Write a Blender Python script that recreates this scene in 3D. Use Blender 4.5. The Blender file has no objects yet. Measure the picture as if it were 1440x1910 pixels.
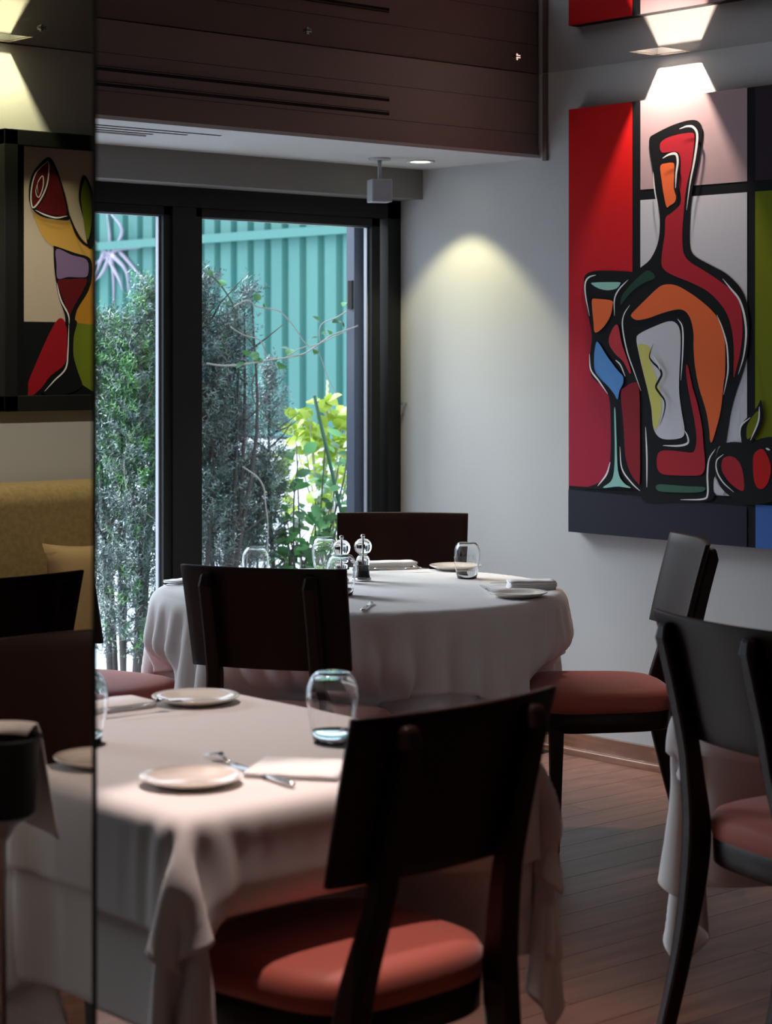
import bpy, bmesh, math, random
import numpy as np
from mathutils import Vector, Matrix
from mathutils.geometry import tessellate_polygon

# ------------------------------------------------------------------ camera, world, lights
# Room axes: the corner of the window wall and the painting wall is the origin.
# x runs along the window wall (room at x<0), y runs along the painting wall (room at y<0).
S = bpy.context.scene
COL = S.collection
FPX, HOR, CXP = 3870.0, 665.0, 720.0
CAM = Vector((-5.73, -6.42, 1.5))
FW = Vector((0.6626, 0.7490, 0)); RT = Vector((0.7490, -0.6626, 0))
cd = bpy.data.cameras.new('camera'); cam = bpy.data.objects.new('camera', cd); COL.objects.link(cam)
cam.location = CAM
cam.rotation_euler = (math.pi/2, 0, -math.atan2(FW.x, FW.y))
cd.sensor_fit = 'VERTICAL'; cd.sensor_height = 36.0; cd.lens = FPX/1910*36.0
cd.shift_y = -(955-HOR)/1910.0
cd.clip_start = 0.05; cd.clip_end = 200
cd.dof.use_dof = True; cd.dof.focus_distance = 6.7; cd.dof.aperture_fstop = 4.8
S.camera = cam
S.view_settings.view_transform = 'Standard'; S.view_settings.look = 'None'
S.view_settings.gamma = 1.0; S.view_settings.use_curve_mapping = False
S.view_settings.exposure = 0.34
S.cycles.use_denoising = True
S.cycles.max_bounces = 14; S.cycles.transparent_max_bounces = 24
S.cycles.transmission_bounces = 12; S.cycles.glossy_bounces = 6; S.cycles.diffuse_bounces = 4
S.cycles.sample_clamp_indirect = 4.0
S.cycles.caustics_refractive = False; S.cycles.caustics_reflective = True
S.cycles.blur_glossy = 0.5

W = bpy.data.worlds.new('overcast_sky'); S.world = W; W.use_nodes = True
wn = W.node_tree.nodes; wl = W.node_tree.links
bg = wn['Background']; bg.inputs['Strength'].default_value = 1.9
tcw = wn.new('ShaderNodeTexCoord'); sxw = wn.new('ShaderNodeSeparateXYZ'); rpw = wn.new('ShaderNodeValToRGB')
wl.new(tcw.outputs['Generated'], sxw.inputs[0]); wl.new(sxw.outputs['Z'], rpw.inputs[0]); wl.new(rpw.outputs[0], bg.inputs['Color'])
rpw.color_ramp.elements[0].color = (0.76, 0.86, 1.0, 1); rpw.color_ramp.elements[1].color = (0.70, 0.82, 1.0, 1)

sl = bpy.data.lights.new('sky_glow_sun', 'SUN'); sl.energy = 5.8; sl.angle = math.radians(38); sl.color = (0.88, 0.94, 1.0)
so = bpy.data.objects.new('sky_glow_sun', sl); COL.objects.link(so); so.rotation_euler = Vector((0.24, -0.80, -0.60)).to_track_quat('-Z', 'Y').to_euler()

def at(px, py, Y):
    return CAM + Y*(FW + (px-CXP)/FPX*RT) + Vector((0, 0, -(py-HOR)/FPX*Y))
def on_z(px, py, z): return at(px, py, (1.5-z)*FPX/(py-HOR))
def on_x(px, py, x):
    d = FW.x + (px-CXP)/FPX*RT.x
    return at(px, py, (x-CAM.x)/d)
def on_y(px, py, y):
    d = FW.y + (px-CXP)/FPX*RT.y
    return at(px, py, (y-CAM.y)/d)
MX = -4.06                                   # plane of the mirror panel
def flip(v): return Vector((2*MX-v.x, v.y, v.z))

WARM = (1.0, 0.77, 0.64); OLIVE = (1.0, 0.93, 0.52)
def spot(name, loc, target, power, size_deg, blend=0.3, color=WARM, radius=0.02):
    l = bpy.data.lights.new(name, 'SPOT'); l.energy = power; l.color = color
    l.spot_size = math.radians(size_deg); l.spot_blend = blend; l.shadow_soft_size = radius
    o = bpy.data.objects.new(name, l); COL.objects.link(o); o.location = loc
    o.rotation_euler = (Vector(target)-Vector(loc)).to_track_quat('-Z', 'Y').to_euler()
    return o
WY = (CAM + (0-CAM.x)/(FW.x+(1268-CXP)/FPX*RT.x)*(FW+(1268-CXP)/FPX*RT)).y
WX = 2*-4.06-(CAM + ((-0.17-CAM.y)/(FW.y+(-26-CXP)/FPX*RT.y))*(FW+(-26-CXP)/FPX*RT)).x
HOLES = [(-0.108, WY, 0.078), (WX, -0.268, 0.078)]          # square openings of the recessed wall washers in the mirror ceiling
spot('washer_light', (-0.130, WY, 2.730), (-0.130, WY, 0), 62, 150, 0.1, (1.0, 0.80, 0.66), 0.012)
spot('washer_light', (WX, -0.270, 2.730), (WX, -0.270, 0), 34, 150, 0.1, OLIVE, 0.012)
spot('soffit_light', (-0.27, -0.45, 2.255), (-0.22, -0.45, 0), 22, 92, 0.35, OLIVE, 0.02)
spot('table_light', (-3.52, -3.70, 2.55), (-3.60, -4.00, 0.75), 105, 39, 0.22, (1, .79, .72), 0.03)
spot('table_light', (-3.25, -2.85, 2.55), (-3.3, -3.1, 0.75), 66, 60, 0.5, (1, .84, .77), 0.05)  # added wide soft fill for the rest of the tabletop
spot('room_fill', (-1.3, -3.6, 2.55), (-1.3, -3.2, 0), 6, 90, 0.5, WARM, 0.04)  # added interior fill, not a fitting of the room
spot('room_fill', (-1.9, -4.8, 2.55), (-1.7, -4.6, 0), 8, 90, 0.5, (1, .5, .32), 0.04)  # second added fill, warm, over the floor at right
spot('room_fill', (-4.95, -4.1, 2.55), (-4.75, -3.2, 0.75), 60, 56, 0.4, WARM, 0.04)  # added fill that brightens the chair back shown in the mirror
spot('room_fill', (-5.85, -1.5, 2.55), (-6.15, -0.4, 1.3), 44, 60, 0.5, (1, .90, .72), 0.04)  # added fill that brightens the sofa and its picture

# ------------------------------------------------------------------ helpers
def mat(name, color, rough=0.6, metal=0.0, spec=0.5, coat=0.0, noise=None, bump=None, sheen=0.0, rnd=None, emit=None):
    m = bpy.data.materials.new(name); m.use_nodes = True
    n = m.node_tree.nodes; l = m.node_tree.links; b = n['Principled BSDF']
    b.inputs['Base Color'].default_value = (*color, 1); b.inputs['Roughness'].default_value = rough
    b.inputs['Metallic'].default_value = metal; b.inputs['Specular IOR Level'].default_value = spec
    b.inputs['Coat Weight'].default_value = coat; b.inputs['Coat Roughness'].default_value = 0.15
    b.inputs['Sheen Weight'].default_value = sheen
    tc = n.new('ShaderNodeTexCoord')
    src = None
    if noise:                                       # (scale xyz, other colour, contrast low, high)
        mp = n.new('ShaderNodeMapping'); mp.inputs['Scale'].default_value = noise[0]
        t = n.new('ShaderNodeTexNoise'); t.inputs['Scale'].default_value = 1.0; t.inputs['Detail'].default_value = 5
        r = n.new('ShaderNodeValToRGB'); r.color_ramp.elements[0].position = noise[2]; r.color_ramp.elements[1].position = noise[3]
        r.color_ramp.elements[0].color = (*color, 1); r.color_ramp.elements[1].color = (*noise[1], 1)
        l.new(tc.outputs['Object'], mp.inputs[0]); l.new(mp.outputs[0], t.inputs[0]); l.new(t.outputs[0], r.inputs[0])
        src = r.outputs[0]
    if rnd:
        oi = n.new('ShaderNodeObjectInfo'); hs = n.new('ShaderNodeHueSaturation'); mr = n.new('ShaderNodeMapRange')
        mr.inputs['To Min'].default_value = 1-rnd; mr.inputs['To Max'].default_value = 1+rnd
        l.new(oi.outputs['Random'], mr.inputs[0]); l.new(mr.outputs[0], hs.inputs['Value'])
        if src: l.new(src, hs.inputs['Color'])
        else: hs.inputs['Color'].default_value = (*color, 1)
        src = hs.outputs[0]
    if src: l.new(src, b.inputs['Base Color'])
    if bump:                                        # (scale xyz, strength, distance)
        mp = n.new('ShaderNodeMapping'); mp.inputs['Scale'].default_value = bump[0]
        t = n.new('ShaderNodeTexNoise'); t.inputs['Scale'].default_value = 1.0; t.inputs['Detail'].default_value = 4
        bp = n.new('ShaderNodeBump'); bp.inputs['Strength'].default_value = bump[1]; bp.inputs['Distance'].default_value = bump[2]
        l.new(tc.outputs['Object'], mp.inputs[0]); l.new(mp.outputs[0], t.inputs[0]); l.new(t.outputs[0], bp.inputs['Height'])
        l.new(bp.outputs[0], b.inputs['Normal'])
    if emit:
        b.inputs['Emission Color'].default_value = (*emit[0], 1); b.inputs['Emission Strength'].default_value = emit[1]
    return m

def glass_pane_mat():
    m = bpy.data.materials.new('window_glass'); m.use_nodes = True
    n = m.node_tree.nodes; l = m.node_tree.links; n.remove(n['Principled BSDF'])
    t = n.new('ShaderNodeBsdfTransparent'); t.inputs[0].default_value = (0.93, 0.97, 0.98, 1)
    g = n.new('ShaderNodeBsdfGlossy'); g.inputs['Roughness'].default_value = 0.0
    f = n.new('ShaderNodeFresnel'); f.inputs[0].default_value = 1.45
    x = n.new('ShaderNodeMixShader'); l.new(f.outputs[0], x.inputs[0]); l.new(t.outputs[0], x.inputs[1]); l.new(g.outputs[0], x.inputs[2])
    l.new(x.outputs[0], n['Material Output'].inputs[0]); return m
def glass_mat(name, color=(1, 1, 1), ior=1.45, rough=0.0):
    m = bpy.data.materials.new(name); m.use_nodes = True
    b = m.node_tree.nodes['Principled BSDF']
    b.inputs['Base Color'].default_value = (*color, 1); b.inputs['Transmission Weight'].default_value = 1
    b.inputs['Roughness'].default_value = rough; b.inputs['IOR'].default_value = ior
    return m

M = dict(
 plaster=mat('plaster', (0.56, 0.56, 0.56), 0.9, spec=0.2, noise=((1.5,)*3, (0.53, 0.53, 0.53), .35, .7), bump=((40,)*3, 0.12, 0.002)),
 header=mat('header_paint', (0.22, 0.21, 0.20), 0.85, spec=0.2, bump=((60,)*3, 0.1, 0.001)),
 soffit=mat('soffit_paint', (0.60, 0.60, 0.60), 0.8, spec=0.3),
 bulk=mat('bulkhead_panel', (0.20, 0.145, 0.128), 0.52, metal=0.2, spec=0.5),
 darkgap=mat('dark_gap', (0.006, 0.005, 0.005), 0.9),
 mirror=mat('tinted_mirror', (0.50, 0.45, 0.43), 0.015, metal=1.0),
 wallmirror=mat('clear_mirror', (0.86, 0.87, 0.85), 0.004, metal=1.0),
 mirroredge=mat('mirror_edge', (0.05, 0.06, 0.055), 0.15, metal=0.2, coat=0.5),
 chrome=mat('polished_steel', (0.80, 0.80, 0.80), 0.13, metal=1.0),
 brushed=mat('brushed_steel', (0.55, 0.55, 0.56), 0.35, metal=1.0),
 frame=mat('black_frame', (0.010, 0.011, 0.012), 0.55, spec=0.25),
 bead=mat('glazing_bead', (0.35, 0.36, 0.40), 0.4, metal=0.4),
 plank=mat('floor_plank', (0.15, 0.066, 0.045), 0.33, spec=0.5, noise=((2.0, 22, 22), (0.27, 0.12, 0.075), .35, .68), bump=((3, 60, 60), 0.06, 0.001), rnd=0.12),
 floorbase=mat('floor_base', (0.03, 0.015, 0.01), 0.8),
 base=mat('varnished_baseboard', (0.20, 0.085, 0.045), 0.2, coat=0.6, noise=((30, 4, 30), (0.34, 0.16, 0.09), .4, .65)),
 wood=mat('dark_stained_wood', (0.013, 0.0045, 0.0034), 0.42, spec=0.20, coat=0.0, noise=((9, 9, 1.5), (0.022, 0.0070, 0.0050), .3, .7)),
 seat=mat('terracotta_fabric', (0.40, 0.078, 0.050), 0.6, sheen=0.3, spec=0.4, bump=((420,)*3, 0.25, 0.0008)),
 cloth=mat('white_linen', (0.80, 0.775, 0.77), 0.82, spec=0.25, sheen=0.1, bump=((350,)*3, 0.10, 0.0005)),
 cloth2=mat('ivory_linen', (0.73, 0.69, 0.68), 0.85, spec=0.2, sheen=0.1, bump=((350,)*3, 0.10, 0.0005)),
 napkin=mat('napkin_linen', (0.82, 0.80, 0.80), 0.8, spec=0.2, bump=((500,)*3, 0.2, 0.0005)),
 china=mat('cream_china', (0.80, 0.72, 0.64), 0.12, coat=0.5),
 glass=glass_mat('drinking_glass'), acrylic=glass_mat('clear_acrylic', ior=1.47),
 pepper=mat('peppercorn', (0.012, 0.010, 0.009), 0.8, bump=((260,)*3, 1.0, 0.004)),
 salt=mat('rock_salt', (0.75, 0.75, 0.76), 0.5, bump=((260,)*3, 1.0, 0.004)),
 lampwhite=mat('lamp_enamel', (0.42, 0.43, 0.46), 0.45), lampface=mat('lamp_diffuser', (0.36, 0.37, 0.42), 0.5),
 lit=mat('downlight_lens', (1, 1, 1), 0.5, emit=((1, .96, .8), 9)),
 blackcan=mat('lamp_can', (0.002, 0.002, 0.002), 0.7),
 sofa=mat('tan_upholstery', (0.34, 0.235, 0.10), 0.85, sheen=0.2, noise=((60,)*3, (0.28, 0.19, 0.08), .4, .6), bump=((300,)*3, 0.2, 0.001)),
 cushion=mat('tan_cushion', (0.40, 0.26, 0.12), 0.85, sheen=0.2, bump=((300,)*3, 0.2, 0.001)),
 teal=mat('green_fence_sheet', (0.030, 0.155, 0.135), 0.5, noise=((.9, .9, .5), (0.045, 0.20, 0.175), .3, .75)),
 tealrail=mat('green_fence_rail', (0.045, 0.19, 0.165), 0.5),
 render=mat('pale_render', (0.80, 0.82, 0.84), 0.9, noise=((2,)*3, (0.68, 0.71, 0.74), .35, .7)),
 paving=mat('pale_paving', (0.78, 0.80, 0.83), 0.8, noise=((3,)*3, (0.66, 0.69, 0.72), .35, .7)),
 reveal=mat('blue_grey_reveal', (0.085, 0.10, 0.14), 0.6, noise=((2, 2, 1), (0.07, 0.08, 0.115), .35, .7)),
 soil=mat('soil', (0.05, 0.04, 0.03), 0.95),
 needle=mat('yew_needle', (0.055, 0.095, 0.08), 0.38, spec=0.7),
 needle2=mat('yew_needle_light', (0.20, 0.30, 0.27), 0.35, spec=0.7),
 needle3=mat('yew_needle_fresh', (0.10, 0.32, 0.07), 0.45),
 bark=mat('grey_brown_bark', (0.10, 0.085, 0.08), 0.9, bump=((40,)*3, 0.5, 0.004)),
 leaf=mat('green_leaf', (0.08, 0.27, 0.07), 0.38, spec=0.6, rnd=0.45), leafy=mat('lime_leaf', (0.46, 0.60, 0.06), 0.45, rnd=0.25),
 vine=mat('pale_vine', (0.42, 0.38, 0.34), 0.6), darkvine=mat('green_vine', (0.07, 0.10, 0.06), 0.6),
 root=mat('lilac_grey_root', (0.36, 0.32, 0.40), 0.8), stake=mat('green_stake', (0.02, 0.12, 0.06), 0.5),
 catkin=mat('cream_catkin', (0.75, 0.72, 0.42), 0.8),
)
def flat(name, c, rough=0.55): 
    return mat('paint_'+name, c, 0.7, spec=0.10, bump=((90, 90, 90), 0.12, 0.001))

def link(name, me, m, parent=None, smooth=False):
    o = bpy.data.objects.new(name, me); COL.objects.link(o)
    if m is not None:
        for mm in (m if isinstance(m, (list, tuple)) else [m]): me.materials.append(mm)
    if parent is not None: o.parent = parent
    if smooth: me.shade_smooth()
    return o
def obj(name, bm, m, parent=None, smooth=False, bevel=None, autosmooth=None):
    me = bpy.data.meshes.new(name); bmesh.ops.recalc_face_normals(bm, faces=bm.faces); bm.to_mesh(me); bm.free()
    o = link(name, me, m, parent, smooth)
    if bevel:
        b = o.modifiers.new('bevel', 'BEVEL'); b.width = bevel; b.segments = 2; b.limit_method = 'ANGLE'
    return o
def pyobj(name, v, f, m, parent=None, smooth=False):
    me = bpy.data.meshes.new(name); me.from_pydata([tuple(p) for p in v], [], f); me.update()
    return link(name, me, m, parent, smooth)
def box(bm, x0, x1, y0, y1, z0, z1, mtx=None):
    vs = [bm.verts.new(Vector(p)) for p in ((x0,y0,z0),(x1,y0,z0),(x1,y1,z0),(x0,y1,z0),(x0,y0,z1),(x1,y0,z1),(x1,y1,z1),(x0,y1,z1))]
    if mtx: 
        for v in vs: v.co = mtx @ v.co
    for f in ((0,3,2,1),(4,5,6,7),(0,1,5,4),(1,2,6,5),(2,3,7,6),(3,0,4,7)): bm.faces.new([vs[i] for i in f])
def boxobj(name, x0, x1, y0, y1, z0, z1, m, parent=None, bevel=None):
    bm = bmesh.new(); box(bm, x0, x1, y0, y1, z0, z1); return obj(name, bm, m, parent, bevel=bevel)
def lathe(bm, prof, n=40, cx=0, cy=0, z0=0):
    rings = []
    for r, z in prof:
        if r < 1e-6: rings.append([bm.verts.new((cx, cy, z0+z))])
        else: rings.append([bm.verts.new((cx+r*math.cos(2*math.pi*i/n), cy+r*math.sin(2*math.pi*i/n), z0+z)) for i in range(n)])
    for a, b in zip(rings, rings[1:]):
        for i in range(n):
            j = (i+1) % n
            if len(a) == 1 and len(b) == 1: continue
            if len(a) == 1: bm.faces.new((a[0], b[i], b[j]))
            elif len(b) == 1: bm.faces.new((a[i], a[j], b[0]))
            else: bm.faces.new((a[i], a[j], b[j], b[i]))
def tube(bm, pts, rad, n=6, cap=True):
    pts = [Vector(p) for p in pts]; rads = rad if isinstance(rad, (list, tuple)) else [rad]*len(pts)
    prev = None; rings = []
    for i, p in enumerate(pts):
        d = (pts[min(i+1, len(pts)-1)]-pts[max(i-1, 0)]).normalized()
        if prev is None: u = d.orthogonal().normalized()
        else: u = (prev - d*prev.dot(d)).normalized()
        prev = u; w = d.cross(u)
        rings.append([bm.verts.new(p+rads[i]*(math.cos(2*math.pi*k/n)*u+math.sin(2*math.pi*k/n)*w)) for k in range(n)])
    for a, b in zip(rings, rings[1:]):
        for k in range(n): bm.faces.new((a[k], a[(k+1)%n], b[(k+1)%n], b[k]))
    if cap: bm.faces.new(rings[0][::-1]); bm.faces.new(rings[-1])
def sweep(bm, rows):                          # rows: list of equal-length vertex loops (closed section)
    R = [[bm.verts.new(p) for p in r] for r in rows]; n = len(R[0])
    for a, b in zip(R, R[1:]):
        for k in range(n): bm.faces.new((a[k], a[(k+1)%n], b[(k+1)%n], b[k]))
    bm.faces.new(R[0][::-1]); bm.faces.new(R[-1])
def thing(name, label, cat, loc=(0,0,0), rotz=0, group=None):
    o = bpy.data.objects.new(name, None); COL.objects.link(o); o.empty_display_size = .1
    o.location = loc; o.rotation_euler = (0, 0, rotz); o['label'] = label; o['category'] = cat
    if group: o['group'] = group
    return o
def tag(o, label, cat, group=None):
    o['label'] = label; o['category'] = cat
    if group: o['group'] = group
    return o
def struct(o, kind='structure', label=None, cat=None):
    o['kind'] = kind
    if label: o['label'] = label
    if cat: o['category'] = cat
    return o
def dup(root, loc, rotz, label, group=None):
    r = root.copy(); COL.objects.link(r); r.location = loc; r.rotation_euler = (0, 0, rotz); r['label'] = label
    if group: r['group'] = group
    for ch in list(root.children):
        c = ch.copy(); COL.objects.link(c); c.parent = r
        for g in ch.children:
            d = g.copy(); COL.objects.link(d); d.parent = c
    return r
def smooth_loop(pts, sub=4):
    n = len(pts); out = []
    for i in range(n):
        p0, p1, p2, p3 = (Vector(pts[(i+k) % n]) for k in (-1, 0, 1, 2))
        for s in range(sub):
            t = s/sub
            out.append(0.5*((2*p1)+(-p0+p2)*t+(2*p0-5*p1+4*p2-p3)*t*t+(-p0+3*p1-3*p2+p3)*t**3))
    return out
def smooth_line(pts, sub=5):
    P = [Vector(p) for p in pts]; P = [2*P[0]-P[1]]+P+[2*P[-1]-P[-2]]; out = []
    for i in range(1, len(P)-2):
        for s in range(sub):
            t = s/sub; p0, p1, p2, p3 = P[i-1:i+3]
            out.append(0.5*((2*p1)+(-p0+p2)*t+(2*p0-5*p1+4*p2-p3)*t*t+(-p0+3*p1-3*p2+p3)*t**3))
    out.append(P[-2]); return out

# ------------------------------------------------------------------ structure
H = 2.585; XL, YB = -9.0, -9.2                 # room height and far extents
# floor: base slab and individual planks running parallel to the window wall
fl = struct(boxobj('floor', XL, 0, YB, 0, -0.10, -0.020, M['floorbase']), label='red brown hardwood plank floor', cat='floor')
PW = 0.135; rng = random.Random(3)
meshes = []
for k in range(4):
    L = (1.5, 1.9, 2.3, 1.7)[k]
    bm = bmesh.new(); box(bm, 0.001, L-0.001, 0.001, PW-0.001, -0.019, 0.0)
    top = [e for e in bm.edges if all(v.co.z > -0.001 for v in e.verts)]
    bmesh.ops.bevel(bm, geom=top, offset=0.0006, segments=1)
    me = bpy.data.meshes.new('plank'); bm.to_mesh(me); bm.free(); me.materials.append(M['plank']); meshes.append((L, me))
y = 0.0 - PW; row = 0
while y > -6.6:
    x = XL + rng.uniform(-1.2, 0) if False else -5.6 - rng.uniform(0, 1.2)
    while x < -0.02:
        L, me = meshes[rng.randrange(4)]
        if x + L > 0:
            sx = (0 - x)/L
            if sx < 0.12: break
        else: sx = 1
        o = bpy.data.objects.new('plank', me); COL.objects.link(o); o.parent = fl; o.location = (x, y, 0); o.scale = (sx, 1, 1)
        x += L
    y -= PW
bm = bmesh.new(); box(bm, XL, -6.82, YB, 0, -0.019, 0); box(bm, -6.82, -0.0, YB, y+PW, -0.019, 0); obj('plank_field', bm, M['plank'], fl)['kind'] = 'stuff'

# right wall, window wall with openings, back and left walls
struct(boxobj('wall_right', 0, 0.2, YB, 0.2, -0.1, 2.9, M['plaster']), label='pale grey plaster wall behind the large painting', cat='wall')
struct(boxobj('wall_back', XL, 0.2, YB-0.2, YB, -0.1, 2.9, M['plaster']))
struct(boxobj('wall_left', XL-0.2, XL, YB-0.2, 0.2, -0.1, 2.9, M['plaster']))
WT, WB = 2.142, 0.10
bm = bmesh.new()
box(bm, XL, 0, 0, 0.22, WT, 2.9)                        # above all windows
box(bm, XL, 0, 0, 0.22, -0.1, WB)                       # sill
box(bm, -2.75, -2.27, 0, 0.22, WB, WT)
box(bm, XL, -4.95, 0, 0.22, WB, WT)
struct(obj('wall_window', bm, M['plaster']))
# header hanging in front of the window head, and wall face behind the sofa
hd = struct(boxobj('trim_1', -5.2, 0, -0.17, 0.0, 2.142, 2.27, M['header']), label='grey header band above the black window frame', cat='trim')
struct(boxobj('wall_sofa', XL, -5.2, -0.17, 0.0, 0.0, 2.583, M['plaster']))
# outer roof slab that keeps daylight out above the mirror ceiling
struct(boxobj('roof', XL-.2, 0.4, YB-.2, 0.4, 2.9, 3.0, M['plaster']))

# mirror ceiling with square washer openings
xs = sorted({XL, 0.0, *[h[0]-h[2] for h in HOLES], *[h[0]+h[2] for h in HOLES]})
ys = sorted({YB, 0.0, *[h[1]-h[2] for h in HOLES], *[h[1]+h[2] for h in HOLES]})
bm = bmesh.new(); vv = {}
def gv(i, j):
    if (i, j) not in vv: vv[(i, j)] = bm.verts.new((xs[i], ys[j], H))
    return vv[(i, j)]
for i in range(len(xs)-1):
    for j in range(len(ys)-1):
        cx, cy = (xs[i]+xs[i+1])/2, (ys[j]+ys[j+1])/2
        if any(abs(cx-h[0]) < h[2] and abs(cy-h[1]) < h[2] for h in HOLES): continue
        bm.faces.new((gv(i, j), gv(i, j+1), gv(i+1, j+1), gv(i+1, j)))
ext = bmesh.ops.extrude_face_region(bm, geom=bm.faces[:])
bmesh.ops.translate(bm, vec=(0, 0, 0.006), verts=[e for e in ext['geom'] if isinstance(e, bmesh.types.BMVert)])
cl = struct(obj('ceiling', bm, M['mirror']), label='bronze tinted mirror ceiling reflecting the bulkhead and painting', cat='ceiling')
for hx, hy, s in HOLES:                                    # lamp cans above the openings
    bm = bmesh.new(); t = 0.01
    for b in ((hx-s-t, hx-s, hy-s-t, hy+s+t), (hx+s, hx+s+t, hy-s-t, hy+s+t), (hx-s, hx+s, hy-s-t, hy-s), (hx-s, hx+s, hy+s, hy+s+t)): box(bm, *b, 2.592, 2.80)
    box(bm, hx-s-t, hx+s+t, hy-s-t, hy+s+t, 2.80, 2.81)
    obj('lamp_can', bm, M['blackcan'], cl)
def clip(p, dx, dy):
    bm = bmesh.new(); s = 0.011
    box(bm, p[0]-s, p[0]+s, p[1]-s, p[1]+s, H-0.006, H-0.001)
    box(bm, p[0]-s*.45, p[0]+s*.45, p[1]-s*.45, p[1]+s*.45, H-0.012, H-0.006)
    obj('mirror_clip', bm, M['chrome'], cl, bevel=0.001)
for p in (on_z(573, 57, H), on_z(963, 106, H)): clip(p, 0, 0)
clip(flip(on_z(78, 52, H)), 0, 0)
# bulkhead box with slot diffusers, soffit underneath
BF = -0.836
bk = struct(pyobj('bulkhead', [], [], None), label='brown satin bulkhead with two long air slots above the window', cat='bulkhead')
bm = bmesh.new(); box(bm, XL if False else -5.2, -0.012, BF, -0.02, 2.275, 2.583); bmb = obj('tmp', bm, M['bulk'])
bk.data = bmb.data; bpy.data.objects.remove(bmb)
bk.data.materials.clear(); bk.data.materials.append(M['bulk'])
for z in (2.352, 2.475):                                   # hairline panel joints
    boxobj('panel_joint', -5.2, -0.014, BF-0.0006, BF+0.001, z, z+0.0016, M['darkgap'], bk)
for z0, z1 in ((2.367, 2.383), (2.417, 2.433)):
    boxobj('air_slot', -5.1, -0.775, BF-0.001, BF+0.001, z0, z1, M['darkgap'], bk)
    boxobj('slot_blade', -5.1, -0.777, BF-0.006, BF-0.001, z0+0.011, z0+0.013, M['bulk'], bk)
struct(boxobj('trim_2', -5.2, 0, BF, -0.0, 2.262, 2.275, M['soffit']), label='pale soffit strip under the brown bulkhead', cat='trim')
struct(boxobj('trim_3', -0.012, 0, BF-0.045, BF-0.025, 2.25, 2.583, M['bulk']), label='narrow brown cover strip where bulkhead meets wall', cat='trim')
# slot diffuser in the soffit, far left
dif = thing('air_diffuser', 'slim slotted air diffuser set in the pale soffit at upper left', 'vent', on_z(300, 246, 2.262))
px0 = dif.location
for k, (xx0, xx1) in enumerate(((-2.2, 0.22), (-2.2, 0.12), (-2.2, 0.02))):
    boxobj('slot', xx0, xx1, -0.05+k*0.06, -0.035+k*0.06, -0.0015, 0.001, M['darkgap'], dif)
boxobj('flange', -2.2, 0.02, 0.115, 0.122, -0.006, 0.0, M['soffit'], dif)
# downlight disc
dl = thing('downlight', 'small lit round downlight recessed in the pale soffit', 'ceiling light', (-0.27, -0.45, 2.262))
bm = bmesh.new(); lathe(bm, [(0.058, 0), (0.058, -0.004), (0.040, -0.005), (0.040, 0)], 32); obj('rim', bm, M['soffit'], dl, True)
bm = bmesh.new(); lathe(bm, [(0, -0.002), (0.040, -0.002)], 32); obj('lens', bm, M['lit'], dl)
# hanging square lamp head
p = on_z(708, 295, 2.262)
hl = thing('hanging_lamp', 'small grey square lamp head on a short rod under the soffit', 'lamp', p, -0.45)
bm = bmesh.new(); lathe(bm, [(0, -0.008), (0.040, -0.008), (0.043, -0.004), (0.043, 0.0)], 28); obj('ceiling_plate', bm, M['lampwhite'], hl, True)
bm = bmesh.new(); lathe(bm, [(0, 0), (0.008, 0), (0.008, -0.085), (0, -0.085)], 12); obj('rod', bm, M['lampwhite'], hl, True)
boxobj('lamp_head', -0.040, 0.040, -0.04, 0.04, -0.170, -0.083, M['lampwhite'], hl, bevel=0.003)
boxobj('diffuser', -0.034, 0.034, -0.042, -0.039, -0.164, -0.089, M['lampface'], hl)

# baseboard of the right wall: tall back board and a low stepped plinth
bb = struct(boxobj('baseboard_right', -0.014, 0, YB, 0, 0.0, 0.082, M['base'], bevel=0.002), label='varnished red brown baseboard on the right wall', cat='baseboard')
boxobj('plinth', -0.04, -0.014, YB, 0, 0.0, 0.024, M['base'], bb, bevel=0.003)
struct(boxobj('baseboard_window', -2.75, -2.27, -0.014, 0, 0.0, 0.082, M['base']))

# windows: black aluminium frames, panes between mullions
def window(name, x0, x1, splits, label):
    w = struct(pyobj(name, [], [], None), label=label, cat='window')
    bm = bmesh.new(); y0, y1 = -0.035, 0.055; fw = 0.07
    box(bm, x0, x1, y0, y1, WT-0.075, WT); box(bm, x0, x1, y0, y1, WB, WB+0.09)
    box(bm, x0, x0+fw, y0, y1, WB, WT); box(bm, x1-fw, x1, y0, y1, WB, WT)
    t = obj('tmp', bm, M['frame']); w.data = t.data; bpy.data.objects.remove(t)
    for s0, s1 in splits:                                     # sash: an inner frame, bead and glass
        bm = bmesh.new(); q = 0.045; a0, a1, b0, b1 = s0, s1, WB+0.09, WT-0.075
        for bx in ((a0-q, a1+q, b1-0.035, b1), (a0-q, a1+q, b0, b0+0.06), (a0-q, a0, b0, b1), (a1, a1+q, b0, b1)):
            box(bm, bx[0], bx[1], -0.02, 0.035, bx[2], bx[3])
        sh = obj('sash', bm, M['frame'], w, bevel=0.002)
        bm = bmesh.new(); e = 0.007
        for bx in ((a0, a0+e), (a1-e, a1)): box(bm, bx[0], bx[1], 0.004, 0.022, b0+0.06, b1-0.035)
        box(bm, a0, a1, 0.004, 0.022, b1-0.035-e*.6, b1-0.035)
        obj('glazing_bead', bm, M['bead'], sh)
        pyobj('pane', [(a0, 0.012, b0+0.06), (a1, 0.012, b0+0.06), (a1, 0.012, b1-0.035), (a0, 0.012, b1-0.035)], [(0, 1, 2, 3)], GP, w)
    return w
GP = glass_pane_mat()
window('window_1', -2.27, 0.0, ((-1.005, -0.145), (-2.05, -1.185)), 'black framed window with two tall panes onto the shrubs')
window('window_2', -4.95, -2.75, ((-3.79, -2.9), (-4.8, -3.95)), 'black framed window behind the mirror panel')
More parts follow.
